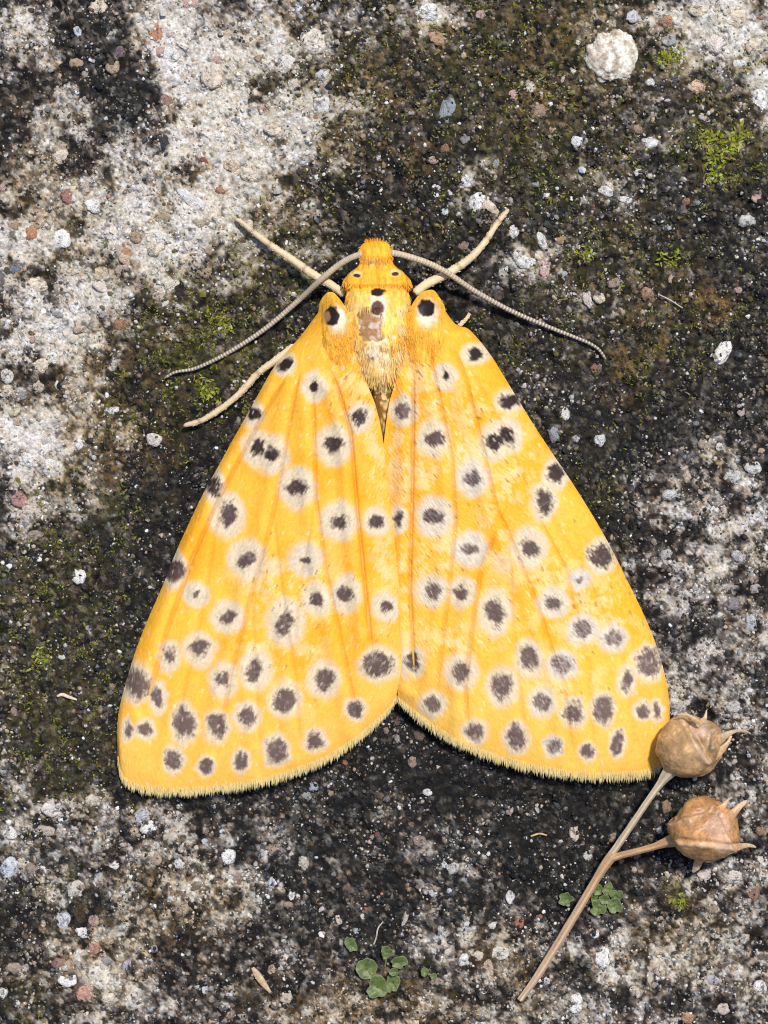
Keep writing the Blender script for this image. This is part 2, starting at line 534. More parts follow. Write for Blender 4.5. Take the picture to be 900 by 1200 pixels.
def hidden(x, y):
    return inside(POLY_L, x, y) | inside(POLY_R, x, y)


# ------------------------------------------------------------------ pebbles bedded in the concrete: x, y, rx, ry, tilt (deg), sRGB
CR, WH, TA, OR, PK, GR, RD, LI, BW = ((214, 196, 168), (226, 222, 214), (190, 160, 122), (205, 140, 92), (206, 164, 148), (168, 166, 164), (168, 92, 78), (178, 166, 178), (205, 212, 222))
DK = (44, 44, 46)
PEB = [(113, 5, 13, 11, 0, CR), (182, 37, 9, 14, -15, OR), (185, 57, 7, 8, 0, PK), (90, 35, 5, 9, -20, BW), (140, 60, 6, 7, 0, (140, 110, 122)), (133, 78, 9, 10, 0, TA),
       (90, 75, 10, 8, 0, TA), (70, 182, 10, 9, 0, CR), (80, 230, 9, 9, 0, (176, 120, 104)), (35, 273, 9, 9, 0, OR), (15, 265, 7, 6, 0, TA), (2, 217, 5, 7, 0, PK),
       (193, 117, 9, 7, 20, (176, 128, 112)), (238, 190, 6, 6, 0, RD), (227, 236, 21, 9, 35, (204, 202, 200)), (235, 263, 6, 7, 0, (196, 178, 138)), (192, 257, 9, 7, 0, TA),
       (160, 277, 9, 8, 0, TA), (147, 297, 8, 8, 0, OR), (245, 293, 6, 7, 0, TA), (182, 290, 13, 12, 0, CR), (192, 167, 8, 9, 0, (62, 60, 60)), (277, 142, 6, 5, 0, GR),
       (250, 90, 14, 16, 0, (206, 186, 162)), (223, 3, 11, 9, 0, PK), (253, 70, 7, 6, 0, PK), (110, 240, 11, 9, 0, WH), (70, 281, 13, 12, 0, WH), (272, 195, 11, 9, 10, (214, 184, 146)),
       (260, 222, 8, 6, 0, OR), (292, 205, 12, 10, 0, CR), (200, 62, 12, 10, 0, WH), (290, 262, 9, 7, 0, CR), (218, 305, 10, 8, 0, CR), (240, 318, 8, 7, 0, TA),
       (368, 47, 17, 16, 0, (218, 204, 184)), (335, 75, 12, 11, 0, (212, 204, 194)), (377, 125, 11, 12, 0, (208, 204, 196)), (377, 88, 9, 9, 0, (206, 198, 188)), (350, 125, 9, 8, 0, CR),
       (310, 128, 7, 6, 0, PK), (322, 152, 12, 10, 0, CR), (345, 100, 8, 7, 0, CR), (500, 14, 14, 11, 0, WH), (513, 45, 12, 8, 10, (196, 150, 104)), (523, 130, 10, 17, 15, (150, 160, 166)),
       (563, 17, 6, 7, 0, PK), (545, 163, 6, 6, 0, GR), (547, 212, 9, 8, 30, WH), (559, 238, 10, 13, 30, WH), (522, 248, 5, 5, 0, BW), (513, 220, 4, 3, 0, WH), (443, 185, 3, 4, 20, WH),
       (507, 187, 7, 5, 0, PK), (520, 173, 6, 6, 0, (188, 128, 90)), (580, 192, 6, 6, 0, GR), (563, 258, 6, 6, 0, (150, 138, 130)), (542, 288, 8, 6, -20, (168, 136, 120)), (563, 98, 2.6, 4, -35, WH),
       (460, 10, 6, 7, 0, TA), (575, 245, 13, 8, 40, CR), (780, 25, 9, 8, 0, OR), (740, 17, 9, 9, 0, (206, 204, 206)), (620, 103, 7, 9, 15, (214, 204, 188)), (675, 167, 7, 8, 20, WH),
       (760, 167, 11, 9, 20, WH), (817, 103, 11, 9, 0, (214, 176, 134)), (762, 98, 6, 5, 0, WH), (785, 47, 10, 9, 0, GR), (747, 153, 6, 6, 0, TA), (747, 203, 5, 5, 0, WH), (760, 205, 5, 5, 0, CR),
       (707, 224, 12, 6, 20, WH), (732, 235, 9, 5, 10, WH), (657, 280, 7, 7, 0, (196, 150, 108)), (635, 282, 6, 11, -20, WH), (602, 272, 7, 8, 0, WH), (887, 233, 7, 6, 0, PK), (877, 260, 12, 9, 0, (190, 184, 178)),
       (803, 238, 5, 7, 20, (170, 120, 86)), (602, 110, 6, 7, 0, PK), (633, 130, 11, 8, 0, (178, 140, 112)), (862, 20, 16, 13, 0, CR), (838, 48, 15, 16, 0, (222, 206, 190)), (890, 118, 11, 14, 0, WH),
       (885, 55, 10, 12, 0, CR), (820, 12, 12, 9, 0, CR), (868, 75, 9, 7, 0, WH),
       (117, 320, 10, 8, 0, (204, 184, 144)), (45, 332, 13, 9, 0, (222, 204, 176)), (12, 332, 10, 7, 0, CR), (143, 317, 9, 8, 0, (190, 164, 146)), (200, 332, 11, 9, 0, (214, 200, 176)), (165, 332, 8, 9, 0, (166, 140, 124)),
       (187, 348, 9, 6, 0, (206, 182, 158)), (123, 337, 13, 8, 15, (218, 200, 182)), (142, 382, 9, 9, 0, (176, 120, 86)), (48, 428, 9, 9, 0, (224, 204, 170)), (8, 440, 9, 9, 0, (208, 204, 192)), (7, 458, 8, 8, 0, CR),
       (45, 452, 8, 9, 0, (190, 172, 150)), (15, 482, 8, 6, 0, (218, 200, 160)), (18, 493, 6, 6, 0, (214, 176, 144)), (60, 535, 9, 7, 0, (204, 190, 164)), (23, 585, 10, 12, -30, (186, 128, 118)), (37, 597, 12, 6, 0, CR),
       (180, 514, 10, 8, 30, (208, 200, 186)), (68, 365, 9, 7, 0, GR), (93, 382, 9, 9, 0, (206, 180, 150)), (37, 398, 6, 5, 0, PK), (130, 480, 9, 6, 0, WH), (147, 303, 9, 8, 0, (204, 176, 144)), (17, 315, 8, 6, 0, (128, 138, 160)),
       (90, 360, 8, 10, 0, WH), (10, 350, 6, 6, 0, CR), (60, 420, 7, 9, 0, WH), (25, 462, 7, 6, 0, GR), (30, 540, 9, 9, 0, WH), (92, 520, 6, 8, 20, WH),
       (92, 675, 9, 11, -15, (232, 228, 220)), (37, 602, 14, 7, 0, (204, 188, 168)), (40, 628, 14, 6, -10, (166, 148, 126)), (73, 770, 4.5, 3.5, 0, WH), (77, 757, 3, 3.5, 0, BW), (52, 821, 3.5, 2.8, -30, CR), (15, 835, 5, 7, 0, (170, 146, 128)),
       (94, 811, 3, 3, 0, WH), (104, 736, 4, 4, 0, LI), (188, 628, 4, 3, -30, CR),
       (98, 1167, 11, 11, 0, (208, 150, 124)), (175, 970, 11, 8, -20, WH), (183, 1006, 8, 10, -30, (188, 160, 132)), (210, 1014, 7, 7, 0, WH), (267, 1003, 9, 10, 0, WH), (240, 987, 4.5, 4, 0, BW), (170, 988, 5.5, 4, 0, (200, 176, 144)),
       (133, 1015, 7, 6, 0, WH), (37, 1017, 8, 8, 0, (176, 150, 132)), (10, 1017, 11, 14, 30, (192, 196, 204)), (278, 1030, 6, 8, 0, (184, 150, 134)), (63, 947, 13, 11, 0, (206, 198, 188)), (110, 937, 10, 9, -30, (204, 188, 164)),
       (50, 972, 17, 6, 5, (188, 172, 152)), (12, 975, 10, 8, 0, WH), (87, 1043, 12, 11, 0, (196, 184, 168)), (240, 1162, 4.5, 6, 0, BW), (230, 1158, 3, 3, 0, WH), (108, 1113, 10, 8, 0, (196, 140, 110)), (70, 1130, 9, 8, 0, (172, 124, 106)),
       (127, 1103, 8, 6, 0, (196, 166, 126)), (125, 1130, 8, 8, 0, GR), (150, 1133, 9, 8, 0, LI), (97, 1092, 9, 7, 0, WH), (180, 1112, 5, 5, 0, LI), (213, 1067, 9, 8, 0, (186, 160, 130)), (2, 1163, 6, 9, 0, WH), (15, 1135, 10, 6, 0, (184, 164, 140)),
       (110, 1080, 8, 7, 0, (196, 164, 142)), (80, 1150, 12, 9, 0, WH), (130, 1172, 12, 9, 0, CR), (72, 1080, 10, 12, 20, (190, 190, 192)), (165, 955, 12, 7, -40, (188, 190, 196)),
       (367, 922, 6, 6, 0, (176, 182, 194)), (360, 933, 7, 6, 0, GR), (317, 995, 8, 7, 0, (184, 160, 130)), (355, 1013, 7, 9, 0, (196, 186, 166)), (318, 1035, 4, 6.5, 10, BW), (342, 1050, 4, 7, 10, WH), (338, 1062, 6, 5, 0, (196, 166, 134)),
       (377, 1068, 4, 5, -20, (220, 196, 196)), (397, 1078, 4.5, 7, 0, CR), (317, 1140, 5, 9, 10, (206, 164, 138)), (530, 1017, 8, 9, 30, (186, 182, 174)), (520, 1012, 4, 6, 0, WH), (507, 1047, 5, 7, -35, (204, 202, 198)), (567, 1005, 4.5, 3, 20, WH),
       (502, 928, 6.5, 5, 0, WH), (545, 1127, 8, 10, 10, WH), (560, 1120, 7, 6, 0, CR), (585, 1117, 13, 8, -10, (214, 204, 190)), (547, 1087, 5, 7, 0, WH), (550, 1100, 7, 5, 0, CR), (577, 1085, 6, 6, 0, WH), (517, 1093, 5, 7, 0, (200, 194, 184)),
       (475, 1077, 4, 10, 20, (200, 184, 166)), (598, 1053, 5, 9, 0, WH), (513, 1153, 9, 7, 0, (182, 158, 138)), (572, 1132, 6, 8, -20, (200, 170, 140)), (425, 1075, 3, 3.5, 0, WH), (442, 978, 3.5, 3, 0, RD), (335, 1172, 8, 8, 0, (196, 180, 158)),
       (597, 950, 5, 6, 0, (190, 168, 152)), (483, 893, 6, 7, 0, (190, 150, 122)), (466, 865, 4, 6, 0, (178, 168, 162)), (492, 862, 8, 7, 40, (120, 96, 82)), (440, 868, 3, 5, 0, (186, 164, 140)), (465, 845, 3.5, 5, 0, (130, 100, 84)), (492, 985, 9, 7, 0, (170, 140, 124)),
       (846, 412, 11, 16, 35, (234, 226, 214)), (639, 316, 7, 13, 10, (206, 158, 150)), (616, 306, 12, 10, 0, WH), (606, 300, 6, 7, 0, WH), (690, 350, 7, 11, -15, (214, 196, 188)), (703, 349, 8, 8, 0, CR), (759, 345, 9, 9, 30, (190, 140, 104)),
       (866, 339, 5, 4, 20, PK), (662, 484, 6, 8, 0, WH), (649, 510, 7, 10, -20, (160, 164, 166)), (703, 516, 7, 8, 0, (206, 206, 206)), (675, 513, 5, 6, 0, (196, 194, 196)), (844, 524, 5, 5.5, 0, WH), (825, 521, 6, 8, 0, (180, 160, 136)), (870, 482, 5, 7, 0, (196, 170, 160)),
       (817, 497, 4, 4, 0, GR), (699, 431, 7, 7, 0, (166, 118, 86)), (859, 707, 11, 8, -20, (150, 138, 140)), (879, 731, 8, 11, 0, (184, 186, 186)), (720, 332, 9, 7, -20, (176, 144, 122)), (787, 326, 3.5, 6, 15, (210, 186, 150)), (789, 435, 3, 2.6, 0, WH),
       (860, 560, 13, 10, 0, (188, 186, 180)), (884, 548, 11, 9, 0, (196, 194, 188)), (788, 582, 13, 9, 10, (190, 188, 182)), (838, 585, 8, 7, 0, (176, 168, 156)), (865, 650, 10, 7, 20, (186, 182, 174)), (780, 650, 8, 7, 0, (180, 176, 170)),
       (674, 978, 7, 10, 0, (206, 188, 164)), (717, 982, 6, 7, 0, (176, 150, 112)), (599, 1052, 5, 8, -10, WH), (609, 1083, 7, 6.5, 20, (196, 112, 84)), (690, 1004, 6, 7, -30, (200, 198, 192)), (835, 1152, 12, 9, 10, (174, 166, 174)), (674, 1175, 9, 12, 0, WH),
       (828, 1027, 11, 8, 0, (206, 194, 180)), (859, 1028, 11, 9, 0, (214, 202, 186)), (883, 1047, 8, 10, 0, (160, 116, 86)), (893, 972, 9, 8, 0, (176, 138, 104)), (807, 1194, 9, 9, 0, (204, 146, 106)), (707, 1123, 11, 13, 0, WH), (698, 1094, 6, 7, 0, WH),
       (893, 1161, 10, 11, 0, WH), (835, 1065, 8, 6, 0, (178, 150, 120)), (797, 1089, 8, 7, 0, (170, 146, 122)), (781, 947, 7, 9, 0, (172, 138, 108)), (800, 1023, 6, 7, 0, (180, 150, 128)), (872, 1102, 8, 7, 0, (196, 184, 168)), (745, 1165, 9, 8, 0, CR),
       (775, 1140, 8, 6, 0, (190, 172, 148)), (850, 1185, 9, 8, 0, (196, 180, 160)), (640, 1150, 5, 6, 0, WH), (860, 828, 9, 7, 0, (196, 192, 184)), (797, 828, 7, 5, 0, (188, 180, 168)), (885, 690, 7, 6, 0, (180, 170, 160))]
PEB_LABEL = {(846, 412): 'bright white stone chip', (92, 675): 'small rounded white stone chip', (523, 130): 'glassy bluish grey pebble', (227, 236): 'flat light grey oblong pebble'}


def peb_base():
    xs, ys = np.array([p[0] for p in PEB], float), np.array([p[1] for p in PEB], float)
    pl = layout(xs, ys)[0]
    hs = np.array([.55 * min(p[2], p[3]) for p in PEB])
    q = [(-.8, 0), (.8, 0), (0, -.8), (0, .8), (0, 0)]
    zs = np.mean([ground_z(xs + i * np.array([p[2] for p in PEB]), ys + j * np.array([p[3] for p in PEB])) for i, j in q], 0)
    return zs + (-.10 - .15 * pl) * hs, hs


PEB_Z, PEB_H = peb_base()


# ------------------------------------------------------------------ loose and bedded mineral grit (uncountable)
def make_grit():
    n = 90000
    x, y = rng.uniform(-40, 940, n), rng.uniform(-40, 1240, n)
    k = ~hidden(x, y)
    x, y = x[k], y[k]
    pale, moss, tan = layout(x, y)
    clump = fbm(x, y, 22, 3, 80)
    k = rng.random(len(x)) < (.25 + .85 * sst(.38, .62, clump)) * (1 - .25 * pale)
    x, y, pale, moss, tan, clump = x[k], y[k], pale[k], moss[k], tan[k], clump[k]
    n = len(x)
    r = np.clip(np.exp(rng.normal(0.46, 0.40, n)), .7, 5.0)
    f3 = fbm(x, y, 34, 3, 72)
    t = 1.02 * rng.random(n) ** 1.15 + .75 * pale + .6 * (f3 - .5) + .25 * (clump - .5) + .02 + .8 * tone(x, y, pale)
    col = ramp(t, .45 + rng.normal(0, .4, n) + .4 * tan + .2 * moss)
    hi = rng.random(n) < (.012 + .085 * sst(.45, .65, clump)) + .08 * pale
    col[hi] = mix((0.40, 0.38, 0.34), (0.70, 0.69, 0.67), rng.random(hi.sum()))
    r[hi] *= .8
    ol = rng.random(n) < .28 * moss
    col[ol] = mix((0.04, 0.035, 0.008), (0.15, 0.135, 0.025), rng.random(ol.sum()))
    red = rng.random(n) < .008
    col[red] = mix((0.22, 0.10, 0.06), (0.40, 0.24, 0.16), rng.random(red.sum()))
    bl = rng.random(n) < .010
    col[bl] = mix((0.30, 0.32, 0.35), (0.52, 0.55, 0.60), rng.random(bl.sum()))
    z = ground_z(x, y) - .05 * r
    for i, (px_, py_, rx, ry, rot, _) in enumerate(PEB):
        m = np.nonzero((np.abs(x - px_) < 1.3 * max(rx, ry)) & (np.abs(y - py_) < 1.3 * max(rx, ry)))[0]
        if len(m) == 0:
            continue
        t_ = math.radians(rot)
        dx, dy = x[m] - px_, y[m] - py_
        d = np.sqrt(((dx * math.cos(t_) + dy * math.sin(t_)) / rx) ** 2 + ((-dx * math.sin(t_) + dy * math.cos(t_)) / ry) ** 2)
        on = (d < 1.15) & (rng.random(len(m)) < .12 + .75 * sst(.6, .95, d))
        z[m[on]] = np.maximum(z[m[on]], PEB_Z[i] + PEB_H[i] * np.sqrt(np.clip(1 - d[on] ** 2, 0, 1)) * .92)
        r[m[on]] *= .85
    v, f = ico()
    sc = r[:, None] * rng.uniform(.6, 1.35, (n, 3))
    sc[:, 2] *= .75
    jit = 1 + rng.normal(0, .16, (n, 12, 1))
    vv = v[None] * jit * sc[:, None, :]
    th = rng.uniform(0, 6.283, n)
    ph = rng.normal(0, .5, n)
    c, s = np.cos(ph)[:, None], np.sin(ph)[:, None]
    X, Y, Z = vv[..., 0], vv[..., 1] * c - vv[..., 2] * s, vv[..., 1] * s + vv[..., 2] * c
    c, s = np.cos(th)[:, None], np.sin(th)[:, None]
    vv = np.stack([X * c - Y * s, X * s + Y * c, Z], -1)
    ctr = np.stack([(x - 450) * S, (600 - y) * S, z * S], -1)
    vv = (vv * S + ctr[:, None]).reshape(-1, 3)
    ff = (f[None] + 12 * np.arange(n)[:, None, None]).reshape(-1, 3)
    mesh('grit', vv, ff, M_grit, parent=ground, color=rep(col, 12), smooth=False, kind='stuff')


make_grit()

def make_pebbles():
    v0, f0 = subdiv(*subdiv(*ico()))
    variants = []
    for k in range(9):
        r = np.random.default_rng(100 + k)
        v = v0.copy()
        for _ in range(5):                                   # knock off a few facets, then undulate
            n = r.normal(0, 1, 3)
            n /= np.linalg.norm(n)
            d = v @ n
            cut = r.uniform(.66, .9)
            v -= np.clip(d - cut, 0, None)[:, None] * n * .9
        for _ in range(4):
            n = r.normal(0, 1.6, 3)
            v *= (1 + .06 * np.sin(v @ n * 2 + r.uniform(0, 6)))[:, None]
        v *= (1 + .22 * (fbm(v[:, 0] * 30 + 80, v[:, 1] * 30 + 80 + 22 * v[:, 2], 15, 3, 600 + k) - .5) + .12 * (fbm(v[:, 0] * 30 + 80, v[:, 1] * 30 + 22 * v[:, 2], 6, 2, 630 + k) - .5))[:, None]
        me = bpy.data.meshes.new('pebble')
        me.from_pydata(v.tolist(), [], f0.tolist())
        me.polygons.foreach_set('use_smooth', np.ones(len(f0), bool))
        me.materials.append(M_pebble)
        variants.append(me)
    for i, (x, y, rx, ry, rot, c) in enumerate(PEB):
        o = bpy.data.objects.new('pebble', variants[i % 9])
        COL.objects.link(o)
        o.parent = ground
        rx, ry = rx * .98, ry * .98
        h = PEB_H[i]
        o.location = ((x - 450) * S, (600 - y) * S, PEB_Z[i] * S)
        o.scale = (rx * S, ry * S, h * S)
        o.rotation_euler = (.25 * math.sin(i * 2.1), .25 * math.cos(i * 1.7), math.radians(-rot))
        cl = lin(*c)
        cl = (cl * .78 + cl.mean() * .22) * (1.12 if cl.mean() > .4 else .95)
        o.color = (*cl, 1)
        lb = PEB_LABEL.get((x, y))
        if lb: o['label'] = lb
    # the one large, rough, pale stone
    v, f = subdiv(*subdiv(v0, f0))
    n = fbm(v[:, 0] * 30 + 50, v[:, 1] * 30 + v[:, 2] * 19, 16, 3, 91)
    fine = fbm(v[:, 0] * 30 + 50, v[:, 1] * 30 + v[:, 2] * 19, 2.6, 2, 92)
    v = v * (1 + .42 * (n - .5) + .16 * (fine - .5))[:, None] * np.array([30, 31, 13])
    z0 = ground_z(np.array([717.]), np.array([67.]))[0] + 3
    c = mix(lin(176, 160, 140), lin(232, 224, 210), sst(.3, .65, fbm(v[:, 0] + 90, v[:, 1] + 90, 7, 3, 93)))
    vw = np.stack([(717 - 450 + v[:, 0]) * S, (600 - 67 + v[:, 1]) * S, (z0 + v[:, 2]) * S], -1)
    mesh('pebble', vw, f, M_ground, parent=ground, color=c * .9, label='large round rough pale stone')


make_pebbles()


# ------------------------------------------------------------------ moss: low growth as one mass, plus the tufts that stand out
def moss_blades(x, y, n_per=1, size=1.0, bright=0.0, rad=3.0):
    x, y = np.repeat(x, n_per) + rng.normal(0, rad, len(x) * n_per), np.repeat(y, n_per) + rng.normal(0, rad, len(y) * n_per)
    n = len(x)
    z = ground_z(x, y)
    base = np.stack([(x - 450) * S, (600 - y) * S, z * S], -1)
    a = rng.uniform(0, 6.283, n)
    el = rng.uniform(.15, 1.2, n)
    d = np.stack([np.cos(a) * np.cos(el), np.sin(a) * np.cos(el), np.sin(el)], -1)
    L = rng.uniform(3.5, 7.5, n) * S * size
    W = rng.uniform(1.5, 2.8, n) * S * size
    col = mix((0.06, 0.075, 0.010), (0.34, 0.38, 0.03), np.clip(rng.random(n) * .7 + bright, 0, 1))
    yel = rng.random(n) < .28 - .1 * bright
    col[yel] = mix((0.11, 0.085, 0.02), (0.26, 0.19, 0.05), rng.random(yel.sum()))
    v, f = blades(base, d, L, W, droop=.25)
    return v, f, rep(col, 5)


def make_moss():
    n = 60000
    x, y = rng.uniform(-40, 940, n), rng.uniform(-40, 1240, n)
    pale, moss, tan = layout(x, y)
    cl = fbm(x, y, 17, 3, 120)
    k = (~hidden(x, y)) & (rng.random(n) < moss * (1 - pale) * sst(.51, .62, cl) * .85)
    v, f, c = moss_blades(x[k], y[k], 4, .82, 0.0, 2.6)
    mesh('moss', v, f, M_moss, color=c, label='low olive moss growing in patches on the dark crust', cat='moss', kind='stuff')
    TUFTS = [((836, 168), [(828, 158), (833, 178), (843, 162), (850, 170), (862, 163), (840, 182), (829, 208), (836, 206), (874, 155), (845, 190), (826, 168), (858, 172)], 'bright green moss tuft below the pale patch at top right'),
             ((787, 66), [(778, 64), (788, 68), (798, 66), (792, 60), (770, 70)], 'small green moss tuft right of the large round stone'),
             ((797, 1058), [(790, 1056), (798, 1060), (803, 1055)], 'tiny green moss tuft between the lower seed capsule and the bottom edge'),
             ((262, 378), [(250, 378), (262, 372), (272, 384), (240, 368), (258, 392)], 'green moss tuft just above the left antenna'),
             ((48, 770), [(44, 766), (52, 772), (46, 778)], 'small yellow green moss tuft far left beside the left wing'),
             ((785, 305), [(778, 304), (788, 308), (793, 300)], 'green moss tuft at right above the curled antenna tip'),
             ((686, 297), [(680, 298), (690, 294), (688, 302)], 'moss tuft right of the white and pink stones'),
             ((245, 455), [(232, 448), (245, 455), (255, 462), (240, 466)], 'green moss tuft between the left antenna and middle leg')]
    for (cx, cy), cs, lb in TUFTS:
        xs, ys = np.array([c[0] for c in cs], float), np.array([c[1] for c in cs], float)
        big = cy == 168
        if not big:
            xs, ys = cx + (xs - cx) * .75, cy + (ys - cy) * .75
        v, f, c = moss_blades(xs, ys, 26 if big else 24, 1.5 if big else 1.15, .45 if big else .36, 4.4 if big else 4.6)
        mesh('moss_tuft', v, f, M_moss, color=c, label=lb, cat='moss', group='moss tufts that stand out')


make_moss()

# ------------------------------------------------------------------ the moth
moth = empty('moth', 'yellow moth with black spots in pale rings, wings folded back on dark concrete', 'moth')

NU, NV = 400, 250


def coons(base, marg, costa, dorsum):
    """costa v=0, dorsum v=1, base u=0, margin u=1 -> (NU,NV,2)"""
    C, D = catmull(costa, NU), catmull(dorsum, NU)
    A, B = catmull(base, NV), catmull(marg, NV)
    u = np.linspace(0, 1, NU)[:, None, None]
    v = np.linspace(0, 1, NV)[None, :, None]
    lc = (1 - v) * C[:, None] + v * D[:, None]
    ld = (1 - u) * A[None] + u * B[None]
    b = (1 - u) * (1 - v) * C[0] + (1 - u) * v * D[0] + u * (1 - v) * C[-1] + u * v * D[-1]
    return lc + ld - b


def polydist(poly, x, y):
    """distance to polyline and signed side"""
    best = np.full(x.shape, 1e9)
    sd = np.zeros(x.shape)
    for (x0, y0), (x1, y1) in zip(poly[:-1], poly[1:]):
        dx, dy = x1 - x0, y1 - y0
        t = np.clip(((x - x0) * dx + (y - y0) * dy) / (dx * dx + dy * dy), 0, 1)
        ex, ey = x - x0 - t * dx, y - y0 - t * dy
        d = np.hypot(ex, ey)
        m = d < best
        best = np.where(m, d, best)
        sd = np.where(m, np.sign(dx * ey - dy * ex), sd)
    return best, sd


# spots: x, y, core rx, core ry, core tilt, ring rx, ring ry, darkness 0..1, grey 0..1
SP_L = [(334, 427, 11, 7, -20, 15, 13, 1, 0), (369, 453, 4.5, 8, 10, 15, 18, 1, 0), (298, 485, 10, 8, -25, 13, 17, 1, 0), (422, 489, 9.5, 10, 0, 15, 19, .9, 0),
        (302, 525, 9, 11, 10, 19, 23, .95, 0), (319, 533, 9.5, 9, 0, 19, 23, .95, 0), (391, 521.5, 13, 10, -15, 22, 25, .85, 0), (348.5, 571.5, 13, 10, -15, 22, 25, .8, 0),
        (251, 572, 10, 12, 20, 13, 21, .9, 0), (267.5, 604, 9.5, 15, 5, 20, 27, .7, 0), (397, 611, 12, 10, 0, 22, 24, .7, 0), (441, 611, 10.5, 8.5, -10, 16, 17, .8, 0),
        (289, 656, 15, 9, -42, 22, 25, .6, 0), (358.7, 655, 9, 5, -5, 21, 20, .6, .1), (321, 664, 0, 0, 0, 12, 11, 0, 0), (405, 696, 13, 10, 45, 18, 22, .6, 0), (371.5, 702, 9.5, 9, -20, 17, 20, .6, 0),
        (204, 669, 13, 15, 15, 15, 23, .7, 0), (230, 697, 7, 3.5, -30, 16, 15, .4, .1), (267, 723, 11.5, 8, -25, 19, 20, .5, 0), (334, 730, 10, 18, 18, 22, 29, .55, 0), (452, 711, 8.5, 9, 0, 17, 17, .65, 0),
        (198, 769, 9, 11, 0, 14, 19, .4, 0), (234, 760, 14, 12, -10, 20, 21, .45, 0), (262, 797, 8, 12, -35, 17, 23, .45, 0), (299, 785, 10.5, 16, 22, 20, 25, .5, 0), (334, 820, 15, 17, 0, 20, 22, .45, 0),
        (380, 796, 12, 15, -10, 20, 22, .5, 0), (444, 779, 20, 15, 5, 24, 21, .6, 0), (416, 832, 11, 12, 20, 14, 15, .5, 0), (160, 800, 17, 22, -20, 21, 25, .42, 0), (185, 818, 7, 13, -15, 12, 20, .4, 0),
        (150, 856, 6, 11, 10, 8, 14, .4, 0), (170, 856, 9.5, 10, 0, 13, 14, .35, 0), (216, 848, 14, 22, -20, 17, 26, .4, 0), (254, 851, 12, 16, -5, 16, 20, .4, 0), (289, 839, 12.5, 13, 0, 17, 18, .4, 0),
        (203, 891, 10, 15, -15, 13, 18, .4, 0), (242, 898, 9.5, 11, 0, 12, 13, .4, 0), (282, 892, 8.5, 12, 0, 12, 15, .4, 0), (324, 879, 13.5, 17, -10, 17, 20, .4, 0), (369, 868, 11.5, 12, 20, 15, 15, .45, 0)]
SP_R = [(557, 415, 10.5, 8, -25, 17, 13, 1, 0), (521.5, 441, 4.5, 8, -15, 14, 17, 1, 0), (597.5, 470, 12, 10, 10, 17, 15, .95, 0), (472, 482, 11, 10, 0, 16, 18, .35, .1), (507.5, 514.5, 15, 10, 10, 19, 22, .6, 0),
        (579, 518, 10, 11, 15, 19, 22, .95, 0), (595, 511, 8, 12, -20, 17, 21, .95, .1), (554, 560, 12, 10, 10, 20, 22, .6, .4), (651, 555.5, 11, 13, -10, 16, 20, .9, 0), (637, 588, 11, 16, -5, 17, 23, .75, 0),
        (466, 609, 8, 9.5, 0, 13, 17, .8, 0), (509, 605.5, 14, 10, 5, 22, 23, .7, .3), (551, 644, 12, 8, 10, 20, 21, .55, .45), (619, 642, 14, 9, 35, 21, 25, .6, 0), (589, 660, 0, 0, 0, 12, 11, 0, 0),
        (704, 651, 15, 16, -20, 17, 22, .75, 0), (507, 692, 12, 12, 0, 20, 19, .5, .2), (541, 694, 11, 9.5, 0, 17, 18, .5, 0), (580, 718, 12, 19, -12, 20, 28, .55, 0), (648, 706, 11.5, 9, 15, 19, 18, .6, .2),
        (679, 679, 7, 6, 0, 13, 13, .15, .7), (683, 738, 13, 13, 10, 19, 18, .4, .5), (717, 747, 13, 11, 0, 18, 17, .35, .5), (760, 778, 17, 19, -10, 21, 22, .42, 0), (735, 796, 7, 16, 5, 12, 20, .4, 0),
        (752, 833, 9.5, 10.5, 0, 13, 13, .4, 0), (770, 832, 6, 11, -10, 9, 14, .4, 0), (482, 775, 10, 12, 0, 17, 18, .6, 0), (541, 788, 12.5, 14, 0, 20, 21, .45, 0), (620, 772, 12, 16, -25, 18, 22, .45, 0),
        (658, 779, 14, 14, 0, 18, 18, .25, .7), (589, 805, 15, 18, -5, 20, 24, .45, 0), (635, 823, 11.5, 14, -15, 17, 20, .42, .2), (672, 835, 13.5, 15, 20, 16, 18, .4, 0), (706, 830, 13, 19, 10, 15, 21, .42, 0),
        (507, 825, 11, 12, -25, 16, 16, .45, 0), (557, 857, 12, 13, -10, 16, 16, .42, 0), (605, 865, 12, 17, -10, 16, 20, .45, 0), (648, 875, 9.5, 12, 0, 12, 14, .38, .5), (688, 881, 9, 11, 10, 11, 13, .4, 0),
        (723, 872, 8, 15.5, 15, 11, 18, .42, 0)]
CREASE_L = [[(385, 430), (396, 455), (411, 506), (419, 602), (428, 691), (436, 770)], [(366, 455), (368, 500), (370, 584), (382, 671), (397, 740), (413, 815), (420, 850)],
            [(352, 430), (344, 470), (320, 602), (295, 694), (270, 790), (255, 880)], [(338, 435), (298, 505), (258, 580), (225, 655), (195, 740), (170, 830)],
            [(320, 602), (330, 690), (345, 790), (352, 880)], [(370, 584), (350, 690), (345, 760)], [(295, 694), (298, 780), (306, 900)], [(258, 580), (240, 700), (215, 810), (200, 910)]]
CREASE_R = [[(484, 430), (484, 500), (483, 579), (480, 691), (486, 800)], [(500, 400), (516, 470), (530, 541), (534, 613), (526, 690), (510, 820)],
            [(530, 400), (547, 446), (567, 530), (582, 596), (597, 628), (625, 697), (660, 800), (672, 890)], [(584, 616), (564, 665), (558, 700), (545, 800), (548, 860)],
            [(545, 420), (590, 500), (631, 607), (662, 665), (690, 780), (694, 850), (700, 895)], [(597, 628), (600, 720), (610, 820), (620, 885)], [(631, 580), (690, 680), (730, 770), (748, 890)]]
